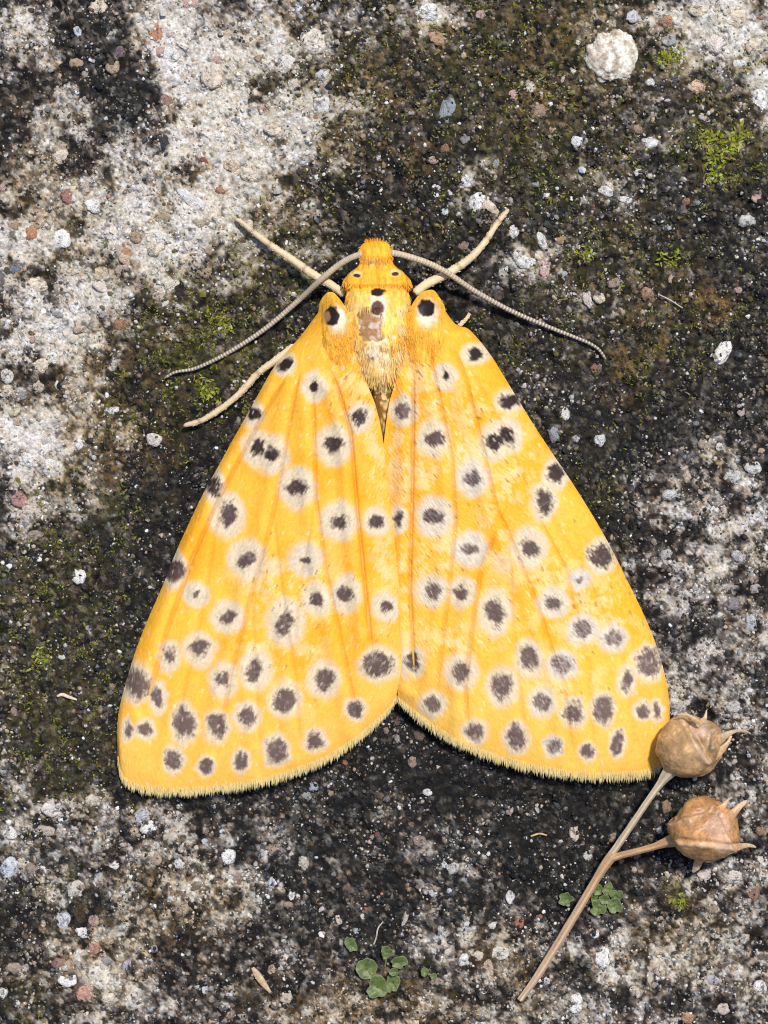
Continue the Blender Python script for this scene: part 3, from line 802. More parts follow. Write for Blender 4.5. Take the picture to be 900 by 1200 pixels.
WORN_R = [(570, 490, 45, 20), (545, 530, 60, 20), (500, 560, 30, 40), (470, 540, 20, 60), (490, 660, 30, 40), (520, 640, 25, 40), (650, 690, 60, 40), (690, 720, 50, 40), (560, 640, 40, 30), (500, 470, 40, 30),
          (660, 790, 40, 30), (600, 560, 30, 40), (485, 450, 20, 40), (480, 720, 12, 60), (535, 750, 40, 20)]
WORN_L = [(405, 430, 18, 40), (430, 470, 15, 40), (440, 540, 10, 60), (310, 680, 30, 25), (450, 670, 12, 60), (360, 700, 40, 40), (300, 760, 20, 20), (360, 780, 20, 40), (395, 400, 18, 24)]


WING_Z = {}


def make_wing(name, base, marg, costa, dors, spots, creases, worn, seed, lift, side):
    G = coons(base, marg, costa, dors)
    x, y = G[..., 0], G[..., 1]
    u = np.repeat(np.linspace(0, 1, NU)[:, None], NV, 1)
    v = np.repeat(np.linspace(0, 1, NV)[None, :], NU, 0)
    zc = 52 + (17 - 52) * sst(0, .75, u)
    zd = 74 + (38 - 74) * u
    prof = 1 - (1 - v) ** 1.55
    z = zc + (zd - zc) * prof
    z += 9 * np.sin(math.pi * np.clip(v * 1.02, 0, 1)) * (1 - .4 * u)
    z -= 9 * np.exp(-v * (60 + 300 * u) / 7)                                  # the leading edge rolls down
    z -= 9 * np.exp(-(1 - u) / .035)                                          # and the outer margin droops
    z += lift * sst(.75, .98, v)
    gz_ = ground_z(x, y)
    fold_shade = np.zeros(x.shape)
    for k, cr in enumerate(creases):
        d, sgn = polydist(cr, x, y)
        amp = (3.8, 2.4, 2.4, 3.2, 1.4, 1.3, 1.3, 1.4)[k % 8]
        ends = sst(0, 26, np.hypot(x - cr[-1][0], y - cr[-1][1])) * sst(0, 30, np.hypot(x - cr[0][0], y - cr[0][1]))
        z -= ends * amp * np.exp(-(d / 2.1) ** 2)
        z += ends * amp * 1.7 * np.exp(-((d - 11) / 9) ** 2) * np.where(sgn > 0, 1, .25)
        fold_shade = np.maximum(fold_shade, ends * np.exp(-(d / 1.2) ** 2) * min(1, amp / 3))
    # corrugation between veins, and the pile of scales
    z += 1.6 * (fbm(x, y, 46, 2, seed) - .5) * 2
    a, b = u * 560, v * (46 + 400 * u)
    sc_r = np.floor(a / 3.4)
    cell = hsh(sc_r, np.floor(b / 2.0 + .5 * (sc_r % 2)), seed + 3)
    cell2 = hsh(np.floor(a / 4.2), np.floor(b / 1.9), seed + 4)
    fine = fbm(x, y, 3.2, 2, seed + 6)
    z += .34 * (cell - .5) + .30 * (cell2 - .5)
    z = np.maximum(z, gz_ + 4)
    WING_Z[side] = (x[:110:2, ::4].ravel(), y[:110:2, ::4].ravel(), z[:110:2, ::4].ravel())
    # ---- colour of the scales, with crease shade painted in
    wx = x + 3.0 * (fbm(x, y, 9, 2, seed + 20) - .5) * 2
    wy = y + 3.0 * (fbm(x, y, 9, 2, seed + 21) - .5) * 2
    lo = fbm(x, y, 60, 3, seed + 22)
    mi = fbm(x, y, 14, 3, seed + 23)
    c = mix((0.85, 0.375, 0.015), (0.86, 0.435, 0.040), sst(.3, .7, lo))
    c = mix(c, (0.85, 0.50, 0.12), .5 * sst(.72, 1.0, u) + .15 * sst(.55, .75, mi))
    c = c * (1 + .10 * (cell - .5) + .10 * (cell2 - .5))[..., None]
    wr = np.zeros(x.shape)
    for cx, cy, rx, ry in worn:
        wr = np.maximum(wr, np.exp(-.7 * (((x - cx) / rx) ** 2 + ((y - cy) / ry) ** 2)))
    wm = wr * sst(.44, .66, .74 * mi + .16 * cell2 + .14 * cell) * .85
    c = mix(c, (0.82, 0.66, 0.40), np.clip(wm, 0, 1) * .55)
    ring = np.zeros(x.shape)
    core = np.zeros(x.shape)
    dk = np.zeros(x.shape)
    gr = np.zeros(x.shape)
    jit = (cell2 - .5) * .34 + (cell - .5) * .20 + (fine - .5) * .55
    for sx, sy, rx, ry, tl, qx, qy, dark, grey in spots:
        m = (np.abs(x - sx) < 42) & (np.abs(y - sy) < 46)
        dx, dy = wx[m] - sx, wy[m] - sy
        dr = np.sqrt((dx / (qx * 1.09)) ** 2 + (dy / (qy * 1.09)) ** 2)
        rr = sst(1.18, .70, dr + .24 * jit[m] + .22 * (mi[m] - .5))
        if rx == 0:
            rr = rr * .55
        nw = rr > ring[m]
        ring[m] = np.maximum(ring[m], rr)
        gr[m] = np.where(nw, grey, gr[m])
        if rx:
            t = math.radians(tl)
            ex, ey = dx * math.cos(t) + dy * math.sin(t), -dx * math.sin(t) + dy * math.cos(t)
            kk = .86 + .12 * dark
            dc = np.sqrt((ex / (rx * kk)) ** 2 + (ey / (ry * kk)) ** 2)
            cc = sst(1.22, .62, dc + .62 * jit[m] + .50 * (mi[m] - .5))
            dk[m] = np.where(cc > core[m], dark, dk[m])
            core[m] = np.maximum(core[m], cc)
    cream = mix((0.63, 0.525, 0.375), (0.52, 0.50, 0.47), gr)
    cream = cream * (1 + .22 * (cell2 - .5) + .12 * (cell - .5))[..., None]
    c = mix(c, cream, ring * .93)
    brown = mix((0.205, 0.132, 0.105), (0.022, 0.010, 0.009), dk)
    brown = mix(brown, (0.40, 0.34, 0.32), np.clip((1.05 - dk) * sst(.52, .80, .3 * cell2 + .7 * fine) * .55 + gr * sst(.4, .7, cell) * .6, 0, 1))
    c = mix(c, brown, core)
    c = mix(c, (0.42, 0.17, 0.02), fold_shade * .48 * (1 - core))  # shade of the creases, painted as darker lines along the folds
    # stray dark and pale scales
    sp = hsh(np.floor(a / 4.5), np.floor(b / 2.2), seed + 8)
    near = sst(.38, .0, u) * sst(.55, .8, v) + .5 * wr
    c = mix(c, (0.14, 0.09, 0.06), (sp > 1 - .035 * near) * .55)
    c = mix(c, (0.85, 0.74, 0.52), (sp < .012 + .05 * near) * .35)
    top = P(x, y, z)
    n = NU * NV
    F = grid_faces(NU, NV)
    # coarse underside, joined to the upper sheet by a rim
    iu, iv = np.unique(np.r_[np.arange(0, NU, 7), NU - 1]), np.unique(np.r_[np.arange(0, NV, 5), NV - 1])
    bot = P(x[np.ix_(iu, iv)], y[np.ix_(iu, iv)], z[np.ix_(iu, iv)] - 2.6)
    V = np.vstack([top.reshape(-1, 3), bot.reshape(-1, 3)])
    mu, mv = len(iu), len(iv)
    B = grid_faces(mu, mv)[:, ::-1] + n
    ti = (iu[:, None] * NV + iv[None]).astype(int)
    bi = np.arange(mu * mv).reshape(mu, mv) + n
    ring_ = lambda q: np.concatenate([q[0, :], q[1:, -1], q[-1, -2::-1], q[-2:0:-1, 0]])
    lt, lb = ring_(ti), ring_(bi)
    R = np.stack([lt, lb, np.roll(lb, -1), np.roll(lt, -1)], -1)
    if side > 0:
        F, B, R = F[:, ::-1], B[:, ::-1], R[:, ::-1]
    C = np.vstack([c.reshape(-1, 3), np.tile([[.6, .33, .06]], (mu * mv, 1))])
    w = mesh(name, V, (F, R, B), M_wing, parent=moth, color=C)
    # ---- fringe of hairs along the outer margin
    m = 2200
    t = rng.uniform(.0, 1, m)
    j = t * (NV - 1)
    q0 = np.clip(np.floor(j).astype(int), 0, NV - 2)
    fr = (j - q0)[:, None]
    inset = rng.integers(1, 5, m)
    p = np.take_along_axis(top[NU - inset], q0[:, None, None].repeat(3, 2), 1)[:, 0] if False else top[NU - inset, q0] * (1 - fr) + top[NU - inset, q0 + 1] * fr
    out = top[NU - 1, q0] - top[NU - 14, q0]
    down = np.zeros((m, 3)); down[:, 1] = -1
    out /= np.linalg.norm(out, axis=1)[:, None]
    d = out * .75 + down * .45 + rng.normal(0, .13, (m, 3))
    d[:, 2] = rng.normal(-.12, .12, m)
    ln = rng.uniform(4, 12.5, m) * S * (1 - .35 * sst(.07, 0, t)) * (1 - .25 * sst(.9, 1, t))
    side_v = np.cross(d, np.array([0, 0, 1.0])) + rng.normal(0, .15, (m, 3))
    bv, bf = blades(p + np.array([0, 0, -.5 * S]), d, ln, rng.uniform(.7, 1.4, m) * S, .10, side_v)
    fc0 = mix((0.85, 0.47, 0.08), (0.80, 0.60, 0.22), rng.random(m))
    tip = mix((0.68, 0.62, 0.34), (0.26, 0.26, 0.15), (rng.random(m) < .25) * rng.random(m))
    fc = np.stack([fc0, fc0, fc0 * .5 + tip * .5, fc0 * .5 + tip * .5, tip], 1).reshape(-1, 3)
    mesh('fringe', bv, bf, M_hair, parent=w, color=fc, kind='stuff')
    return top


topR = make_wing('forewing', [R_COSTA[0], R_DORS[0]], R_MARG, R_COSTA, R_DORS, SP_R, CREASE_R, WORN_R, 300, -3, 1)
topL = make_wing('forewing', [L_COSTA[0], L_DORS[0]], L_MARG, L_COSTA, L_DORS, SP_L, CREASE_L, WORN_L, 200, 3, -1)

# ---- body: head, collar, thorax and abdomen in one skin, along the axis x(y)
BODY = np.array([  # y, half width, top z, bottom z
    (282, 5, 48, 40), (283.5, 12, 53, 38), (286, 15.5, 57, 36), (291, 18.5, 61, 32), (299, 19.5, 64, 30), (305, 19.5, 63, 30), (309, 21.5, 62, 28), (315, 27, 64, 26), (322, 34, 68, 22),
    (329, 40, 71, 20), (333, 40, 72, 18), (336, 36, 70, 16), (339, 35, 72, 16), (346, 36, 79, 14), (360, 37, 84, 12), (380, 38, 87, 10), (400, 36, 87, 10), (420, 31, 84, 10),
    (440, 23, 78, 10), (449, 18, 73, 10), (453, 15, 62, 10), (475, 17, 56, 10), (500, 19, 52, 10), (560, 22, 48, 10), (640, 20, 42, 10), (700, 14, 36, 12), (735, 5, 28, 16)], float)


def body_x(y):
    return np.interp(y, [282, 320, 360, 400, 450, 500, 735], [440, 441.5, 443, 443.5, 446, 450, 462])


def make_body():
    n, k = 300, 180
    yy = np.concatenate([np.linspace(282, 470, 250), np.linspace(472, 735, 50)])
    w, zt, zb = (np.interp(yy, BODY[:, 0], BODY[:, i]) for i in (1, 2, 3))
    ker = np.ones(5) / 5
    a = np.linspace(0, 2 * math.pi, k, endpoint=False)
    ca, sa = np.cos(a), np.sin(a)
    ca, sa = np.sign(ca) * np.abs(ca) ** .85, np.sign(sa) * np.abs(sa) ** .85
    x = body_x(yy)[:, None] + w[:, None] * ca[None]
    zm, zh = (zt + zb) / 2, (zt - zb) / 2
    z = zm[:, None] + zh[:, None] * sa[None]
    y = np.repeat(yy[:, None], k, 1)
    z += 3 * (fbm(x, y, 12, 3, 400) - .5) * (sa[None] > 0)
    z -= 2.5 * np.exp(-((x - 441) / 2.2) ** 2) * sst(308, 314, y) * sst(338, 332, y) * (sa[None] > 0)
    bd = np.sqrt(np.sqrt(((x - 434 - .12 * (y - 380)) / 13.5) ** 4 + ((y - 381) / 19) ** 4)) + .7 * (fbm(x, y, 7, 3, 407) - .5)
    bald = sst(1.12, .92, bd) * (sa[None] > 0)
    z -= 2.5 * bald
    c = mix((0.84, 0.33, 0.010), (0.86, 0.43, 0.03), fbm(x, y, 12, 3, 401))
    c = mix(c, mix((0.85, 0.46, 0.05), (0.85, 0.56, 0.15), fbm(x, y, 15, 3, 405)), sst(335, 345, y))
    c = mix(c, (0.84, 0.60, 0.24), sst(400, 430, y) * .6)
    c = mix(c, (0.46, 0.30, 0.14), np.exp(-(((x - 436) / 8) ** 2 + ((y - 308) / 3.2) ** 2)) * .8)
    brn = mix((0.36, 0.19, 0.08), (0.54, 0.40, 0.30), sst(.42, .56, fbm(x + 4, y, 9, 2, 402)))
    brn = mix(brn, (0.10, 0.04, 0.02), sst(.86, 1.0, bd) * .7)
    c = mix(c, brn, bald)
    worn = np.exp(-(((x - 441) / 15) ** 2 + ((y - 412) / 13) ** 2) ** 2)
    g = fbm(x, y, 4, 2, 403)
    wc = mix(mix((0.46, 0.22, 0.07), (0.78, 0.66, 0.46), sst(.42, .6, g)), (0.1, .05, .04), sst(.66, .72, g))
    c = mix(c, wc, worn)
    fur = vn(x / 1.5 + 6 * (fbm(x, y, 20, 2, 408) - .5), y / 8, 409) - .5
    c = c * (1 + .55 * fur * (y < 452) * (bald < .5))[..., None] * np.array([1, 1, 1.0])
    c = mix(c, (0.82, 0.66, 0.40), .75 * sst(.50, .64, fbm(x, y, 11, 3, 410)) * sst(350, 366, y) * sst(446, 430, y) * (bald < .5))
    def spot(c, sx, sy, rx, ry, col):
        d = np.sqrt(((x - sx) / rx) ** 2 + ((y - sy) / ry) ** 2) + .5 * (g - .5)
        return mix(c, col, sst(1.15, .85, d) * (sa[None] > 0))
    c = spot(c, 443, 357, 11, 15, (0.72, 0.6, 0.42))
    c = spot(c, 443, 342, 8.5, 5, (0.015, 0.008, 0.007))
    c = spot(c, 442, 361, 8, 8.5, (0.10, 0.035, 0.025))
    for qx, qy in ((418, 323), (463, 321)):
        c = spot(c, qx, qy - 1.5, 7, 4.5, (0.82, 0.56, 0.22))
        c = spot(c, qx, qy, 4.5, 2.3, (0.05, 0.022, 0.012))
    ab = sst(448, 456, y)
    c = mix(c, mix((0.20, 0.09, 0.015), (0.75, 0.52, 0.2), sst(.45, .6, fbm(x, y, 5, 2, 404))), ab)
    V = P(x, y, z).reshape(-1, 3)
    V = np.vstack([V, V[:k].mean(0), V[-k:].mean(0)])
    F = grid_faces(n, k, True)[:, ::-1]
    i = np.arange(k)
    c0 = np.stack([i, (i + 1) % k, np.full(k, n * k)], -1)
    c1 = np.stack([(n - 1) * k + (i + 1) % k, (n - 1) * k + i, np.full(k, n * k + 1)], -1)
    C = np.vstack([c.reshape(-1, 3), [[.8, .4, .03]] * 2])
    body = mesh('body', V, (F, c0, c1), M_body, parent=moth, color=C)
    # hair-like scales: lie back over the skin
    m = 8000
    iy, ia = rng.integers(0, 222, m), rng.integers(0, k, m)
    keep = (sa[ia] > .08) & (bald[iy, ia] < .3)
    keep &= ~((worn[iy, ia] > .5) & (rng.random(m) < .75))
    iy, ia = iy[keep], ia[keep]
    m = len(iy)
    b = P(x[iy, ia], y[iy, ia], z[iy, ia] - .6)
    Y = y[iy, ia]
    d = np.stack([.30 * ca[ia], -np.ones(m), .10 + .10 * rng.random(m)], -1) + rng.normal(0, .11, (m, 3))
    fwd = (Y < 302)                                                           # frontal tuft sweeps up and back from the brow
    d[fwd] = np.stack([.25 * ca[ia[fwd]], np.where(Y[fwd] < 284.5, .35, -.9) + rng.normal(0, .3, fwd.sum()), .16 + .2 * rng.random(fwd.sum())], -1)
    col = c[iy, ia] * rng.uniform(.68, 1.15, (m, 1)) * np.array([1, .95, .9])
    bright = (rng.random(m) < .25) & (c[iy, ia][:, 0] > .5)
    col[bright] = col[bright] * .5 + np.array([.86, .58, .16]) * .5
    L = np.where(Y < 340, rng.uniform(4, 8, m) - 2.5 * (Y < 286), rng.uniform(6, 12, m)) * S
    v, f = blades(b, d, L, rng.uniform(.6, 1.2, m) * S, .10)
    mesh('hair', v, f, M_hair, parent=body, color=rep(np.clip(col, 0, .9), 5), kind='stuff')
    # eyes tucked under the antenna bases
    for ex, ey in ((417, 311), (467, 309)):
        ev, ef = subdiv(*subdiv(*ico()))
        p = P(ex, ey, 44)
        mesh('eye', ev * np.array([10, 10, 12]) * S + p, ef, M_eye, parent=body)
    return body


make_body()


# ---- collar lobes: two furry half-moons behind the head, and the shoulder lobes over the wing roots
def lobe(name, cx, cy, zc, rx, ry, rz, tilt, spots, hair_n, hair_L, base_c, seed, inward=0.0):
    nu, k = 60, 80
    rho = np.linspace(0.015, 1, nu)[:, None]
    a = np.linspace(0, 2 * math.pi, k, endpoint=False)[None]
    ex, ey = rho * np.cos(a), rho * np.sin(a)
    ez = np.sqrt(np.clip(1 - rho ** 2, 0, 1)) + 0 * a
    lump = 1 + .12 * (fbm(ex * 30 + 60, ey * 30 + 60, 14, 2, seed) - .5)
    t = math.radians(tilt)
    lx, ly = ex * rx * lump, ey * ry * lump
    x = cx + lx * math.cos(t) - ly * math.sin(t)
    y = cy + lx * math.sin(t) + ly * math.cos(t)
    wx_, wy_, wz_ = WING_Z[zc]
    d2 = (x.ravel()[:, None] - wx_[None]) ** 2 + (y.ravel()[:, None] - wy_[None]) ** 2
    w_ = 1 / (d2 + 6) ** 3
    wz = ((w_ * wz_[None]).sum(1) / w_.sum(1)).reshape(x.shape)
    z = wz + rz * (1 - rho ** 2) ** .7 * (1 - .45 * sst(-.2, .9, ey)) - 1.5 - 16 * sst(-.55, -1.0, ey) - 5 * sst(.7, 1.0, rho + 0 * a) * (ey < .1)
    f1 = fbm(x, y, 9, 3, seed + 1)
    c = mix(np.asarray(base_c) * np.array([1, .93, .75]), np.asarray(base_c), sst(.3, .7, f1))
    c = c * (1 + .5 * (vn(x / 1.5, y / 8, seed + 4) - .5))[..., None]
    for sx, sy, qx, qy, col, soft in spots:
        d = np.sqrt(((x - sx) / qx) ** 2 + ((y - sy) / qy) ** 2) + .35 * (fbm(x, y, 4, 2, seed + 2) - .5)
        c = mix(c, col, sst(1 + soft, 1 - soft, d))
    V = P(x, y, z).reshape(-1, 3)
    top = V[:k].mean(0)
    V = np.vstack([V, top])
    F = grid_faces(nu, k, True)
    i = np.arange(k)
    cap = np.stack([(i + 1) % k, i, np.full(k, nu * k)], -1)
    o = mesh(name, V, (F, cap), M_body, parent=moth, color=np.vstack([c.reshape(-1, 3), c.reshape(-1, 3)[:1]]))
    iu, ia = (np.sqrt(rng.random(hair_n)) * (nu - 8)).astype(int), rng.integers(0, k, hair_n)
    ok = (ey[iu, ia] < .9)
    iu, ia = iu[ok], ia[ok]
    hair_n = len(iu)
    b = P(x[iu, ia], y[iu, ia], z[iu, ia] - .6)
    nrm = np.stack([ex[iu, ia], -ey[iu, ia], ez[iu, ia]], -1)
    d = np.stack([0 * iu, -np.ones(hair_n), 0 * iu], -1) * .9 + nrm * np.array([.20, .10, .05]) + np.array([inward, 0, 0]) + rng.normal(0, .10, (hair_n, 3))
    col = c[iu, ia] * rng.uniform(.85, 1.15, (hair_n, 1))
    v, f = blades(b, d, rng.uniform(*hair_L, hair_n) * S, rng.uniform(.6, 1.3, hair_n) * S, .10)
    mesh('hair', v, f, M_hair, parent=o, color=rep(np.clip(col, 0, .9), 5), kind='stuff')


BLK, CRM = (0.014, 0.008, 0.007), (0.74, 0.62, 0.44)
YEL = (0.85, 0.43, 0.045)
lobe('shoulder_lobe', 394, 388, -1, 20, 46, 9, -12, [(395, 374, 11, 15, CRM, .35), (389, 370, 8.5, 12, BLK, .12), (383, 371, 4, 6, (0.36, .18, .09), .3)], 1500, (4, 8), YEL, 500, .16)
lobe('shoulder_lobe', 499, 385, 1, 24, 46, 9, 6, [(501, 367, 13, 16, CRM, .35), (499.5, 361, 10, 10.5, BLK, .12)], 1500, (4, 8), YEL, 520, -.10)


# ---- antennae: ringed, tapering
def antenna(pts, seed):
    n = 620
    p = catmull(pts, n)
    w = P(p[:, 0], p[:, 1], p[:, 2])
    s = np.linspace(0, 1, n)
    ph = (s * 74) % 1.0
    r = (2.5 * (1 - s) ** .7 + 1.3) * (1 + .07 * np.sin(ph * math.pi) - .06 * (ph < .16))
    r *= sst(0, .008, s) * .5 + .5
    r[-6:] *= np.linspace(1, .3, 6)
    v, f = tube(w, r * S, 12)
    a = rep(mix((0.56, 0.43, 0.27), (0.27, 0.22, 0.17), sst(.0, .7, s)), 12)
    band = rep((sst(.50, .62, ph) * sst(1, .9, ph)), 12)
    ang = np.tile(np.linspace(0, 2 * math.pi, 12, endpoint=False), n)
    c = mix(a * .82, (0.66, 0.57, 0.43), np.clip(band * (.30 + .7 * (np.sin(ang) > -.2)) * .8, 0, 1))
    c = np.vstack([c, [[.5, .4, .25]] * 2])
    mesh('antenna', v, f, M_limb, parent=moth, color=c)


def gs(x, y):
    q = np.linspace(-11, 11, 7)
    X, Y = np.meshgrid(x + q, y + q)
    return float(ground_z(X.ravel(), Y.ravel()).mean())


def above(pts):
    return [(x, y, gs(x, y) + h) for x, y, h in pts]


antenna([(426, 297, 56), (410, 303, 50), (395, 312, 43), (376, 328, 35)] + above([(350, 352, 20), (315, 382, 13), (283, 404, 10), (255, 420, 8), (228, 432, 8), (206, 436, 7), (193, 443, 5)]), 1)
antenna([(457, 296, 56), (472, 299, 50), (498, 307, 42), (523, 319, 34)] + above([(556, 341, 19), (598, 364, 12), (640, 382, 10), (668, 393, 8), (690, 402, 8), (702, 410, 7), (710, 421, 5)]), 2)


# ---- legs
def leg(pts, joints, seed):
    """pts: x, y, z, radius"""
    n = 170
    p = catmull(pts, n)
    w = P(p[:, 0], p[:, 1], p[:, 2])
    s = np.linspace(0, 1, n)
    r = .88 * p[:, 3] * (1 + .04 * (vn(s * 14, s * 0, seed) - .5) * 2)
    dark = np.zeros(n)
    for j in joints:
        g = np.exp(-((s - j) / .012) ** 2)
        r *= 1 - .07 * g + .05 * np.exp(-((s - j - .03) / .02) ** 2)
        dark = np.maximum(dark, np.exp(-((s - j) / .016) ** 2))
    r[:2] *= .7
    r[-3:] *= np.array([.9, .7, .35])
    v, f = tube(w, r * S, 14)
    c = mix((0.74, 0.56, 0.34), (0.58, 0.44, 0.28), s)
    c = mix(c, (0.22, 0.11, 0.05), dark * .55)
    c = rep(c, 14) * (1 + .10 * (rng.random((n * 14, 1)) - .5))
    o = mesh('leg', v, f, M_limb, parent=moth, color=np.vstack([c, [[.4, .28, .16]] * 2]))
    # short adpressed scales
    m = 240
    i = rng.integers(4, n - 6, m)
    ang = rng.uniform(0, 2 * math.pi, m)
    b = v[i * 14 + (ang / (2 * math.pi) * 14).astype(int) % 14]
    tg = np.gradient(w, axis=0)[i]
    tg /= np.linalg.norm(tg, axis=1)[:, None]
    rad = b - w[i]
    rad /= np.linalg.norm(rad, axis=1)[:, None]
    hv, hf = blades(b, tg + .14 * rad + rng.normal(0, .08, (m, 3)), rng.uniform(2, 3.6, m) * S, rng.uniform(.5, .9, m) * S, .0)
    mesh('hair', hv, hf, M_hair, parent=o, color=rep(mix((0.72, 0.52, 0.28), (0.8, 0.66, 0.44), rng.random(m)), 5), kind='stuff')


leg([(404, 346, 38, 5.6), (388, 334, 30, 5.4), (366, 321, 22, 5.4), (342, 304, 16, 5.0), (318, 288, 15, 4.2), (298, 273, 11, 3.8), (285, 262, 8, 3.0), (276, 256, 6, 2.2)], [.36, .68, .84], 11)
leg([(486, 344, 38, 6.0), (500, 333, 29, 6.2), (522, 322, 21, 6.0), (540, 311, 16, 5.4), (556, 298, 16, 4.8), (570, 281, 12, 4.2), (582, 263, 9, 3.6), (596, 245, 7, 3.0)], [.40, .72, .88], 12)
leg([(345, 405, 26, 4.6), (322, 423, 24, 4.8), (302, 438, 20, 4.6), (284, 458, 15, 4.3), (262, 477, 12, 4.0), (238, 492, 9, 3.7), (226, 496, 8, 3.4), (215, 499, 7, 2.6)], [.33, .88], 13)
leg([(531, 390, 28, 3), (540, 380, 20, 2.4), (546, 374, 13, 1.8), (550, 368, 9, 1.2)], [.5], 14)

# ------------------------------------------------------------------ dry forked stalk with two seed capsules
stalk = empty('seed_stalk', 'dry brown forked stalk with two seed capsules beside the right wing tip', 'seed stalk')


def g0(x, y):
    return float(ground_z(np.array([float(x)]), np.array([float(y)]))[0])


def stem(name, pts, parent, c0, c1, seed):
    n = 150
    p = catmull(pts, n)
    w = P(p[:, 0], p[:, 1], p[:, 2])
    s = np.linspace(0, 1, n)
    r = .80 * p[:, 3] * (1 + .04 * (vn(s * 16, s * 0, seed) - .5) * 2)
    sides = 20
    v, f = tube(w, r * S, sides)
    a = np.linspace(0, 2 * math.pi, sides, endpoint=False)
    rib = 1 + .07 * np.sin(5 * a + 1)                                         # shallow lengthwise ribs
    vv = v[:n * sides].reshape(n, sides, 3)
    vv = w[:, None] + (vv - w[:, None]) * rib[None, :, None]
    v[:n * sides] = vv.reshape(-1, 3)
    str_ = .5 + .5 * np.sin(5 * a + 1)
    c = mix(rep(mix(c0, c1, s), sides), (0.22, 0.11, 0.05), np.tile(1 - str_, n) * .55)
    ss, aa = np.repeat(s, sides), np.tile(a, n)
    c = c * (1 + .5 * (fbm(ss * 60, aa * 12, 8, 3, seed + 1)[:, None] - .5))
    return mesh(name, v, f, M_stem, parent=parent, color=np.vstack([c, [c0], [c1]]))


TANC, PALC, REDC = np.array((0.58, 0.44, 0.30)), np.array((0.60, 0.50, 0.36)), np.array((0.47, 0.29, 0.15))
stem('stem', [(609, 1172, 10, 4.4), (628, 1146, 13, 5.4), (650, 1111, 15, 5.9), (676, 1068, 17, 6.0), (698, 1031, 19, 6.0), (708, 1015, 21, 7.0), (716, 1004, 22, 7.6), (721, 999, 23, 5.5)], stalk, TANC, REDC, 21)
stem('branch', [(714, 1004, 22, 5.4), (724, 990, 24, 5.2), (741, 965, 27, 4.9), (758, 940, 31, 4.8), (773, 919, 35, 5.6), (781, 908, 38, 8.6), (787, 901, 40, 11)], stalk, PALC * .9, PALC, 22)
stem('branch', [(712, 1007, 22, 5.8), (728, 1002, 24, 5.2), (748, 997, 27, 4.9), (766, 992, 30, 5.2), (780, 987, 33, 7.4), (793, 983, 36, 11.5)], stalk, REDC, (0.48, 0.27, 0.13), 23)


def capsule(cx, cy, cz, rx, ry, rz, axis_deg, base_c, tips, seed, dents, blotches):
    nu, k = 110, 140
    th = np.linspace(.01, math.pi - .01, nu)[:, None]
    a = np.linspace(0, 2 * math.pi, k, endpoint=False)[None]
    # pole axis along the stalk direction (local X)
    lx = np.cos(th) + 0 * a
    ly = np.sin(th) * np.cos(a)
    lz = np.sin(th) * np.sin(a)
    rr = 1 + .05 * np.cos(3 * a + .6) * np.sin(th) ** 2                       # three faint carpel lobes
    rr = rr - .05 * np.exp(-(np.sin((3 * a + .6) / 2 - math.pi / 2) / .12) ** 2) * np.sin(th) ** 2
    rr += .17 * (fbm(lx * 30 + 70 + 12 * lz, ly * 30 + 70, 15, 3, seed, .5) - .5)
    rr += .018 * (fbm(lx * 30 + 70, ly * 30 + 70 + 20 * lz, 3.2, 2, seed + 1) - .5)
    rr += .07 * np.exp(-((1 + lx) / .05)) + .05 * np.exp(-((1 - lx) / .04))
    t = math.radians(axis_deg)
    fold = np.zeros(rr.shape)
    for dx, dy, ddx, ddy, depth, wd in dents:                                 # long puckered creases seen from above
        e, sg = polydist([(dx, dy), (ddx, ddy)], cx + (lx * math.cos(t) - ly * math.sin(t)) * rx, cy - (lx * math.sin(t) + ly * math.cos(t)) * ry)
        m = np.exp(-(e / wd) ** 2) * (lz > 0)
        rr = rr - depth * m + .55 * depth * np.exp(-((e - wd * 2) / wd) ** 2) * (lz > 0) * (sg > 0)
        fold = np.maximum(fold, np.exp(-((e - wd * 1.9) / wd) ** 2) * (sg > 0) * (lz > 0))
    X, Y = (lx * math.cos(t) - ly * math.sin(t)) * rr, (lx * math.sin(t) + ly * math.cos(t)) * rr
    x, y, z = cx + X * rx, cy - Y * ry, cz + lz * rr * rz
    n1 = fbm(x, y, 22, 3, seed + 3)
    n2 = fbm(x, y + z, 5, 3, seed + 4)
    c = mix(np.asarray(base_c) * .62, np.asarray(base_c) * 1.25, sst(.25, .75, .6 * n1 + .4 * n2))
    c = mix(c, (0.17, 0.08, 0.035), sst(.66, .78, n2) * .55)
    c = mix(c, (0.62, 0.44, 0.30), np.clip(fold, 0, 1) * .55)
    vein = np.exp(-(np.sin(4.5 * a + 3 * (n1 - .5) + 6 * (lx + 1) * .12) / .10) ** 2) * np.sin(th)
    c = mix(c, (0.66, 0.46, 0.27), vein * .30)
    for sx, sy, qx, qy, col in blotches:  # tinted blotches laid over the capsule skin
        d = ((x - sx) / qx) ** 2 + ((y - sy) / qy) ** 2 + .8 * (n2 - .5)
        c = mix(c, col, sst(1.2, .3, d) * .7)
    V = P(x, y, z).reshape(-1, 3)
    cap = mesh('seed_capsule', V, grid_faces(nu, k, True), M_pod, parent=stalk, color=c.reshape(-1, 3))
    for pts in tips:                                                          # withered pointed lobes at the far end
        n = 40
        p = catmull(pts, n)
        w = P(p[:, 0], p[:, 1], p[:, 2])
        s = np.linspace(0, 1, n)
        v, f = tube(w, p[:, 3] * .62 * S * (1 + .12 * (vn(s * 12, s * 0, seed + len(pts)) - .5)), 12, .34)
        cc = rep(mix(np.asarray(base_c) * .95, (0.58, 0.42, 0.28), s), 12) * (1 + .3 * (rng.random((n * 12, 1)) - .5))
        mesh('lobe_tip', v, f, M_pod, parent=cap, color=np.vstack([cc, [base_c], [[.5, .35, .2]]]))


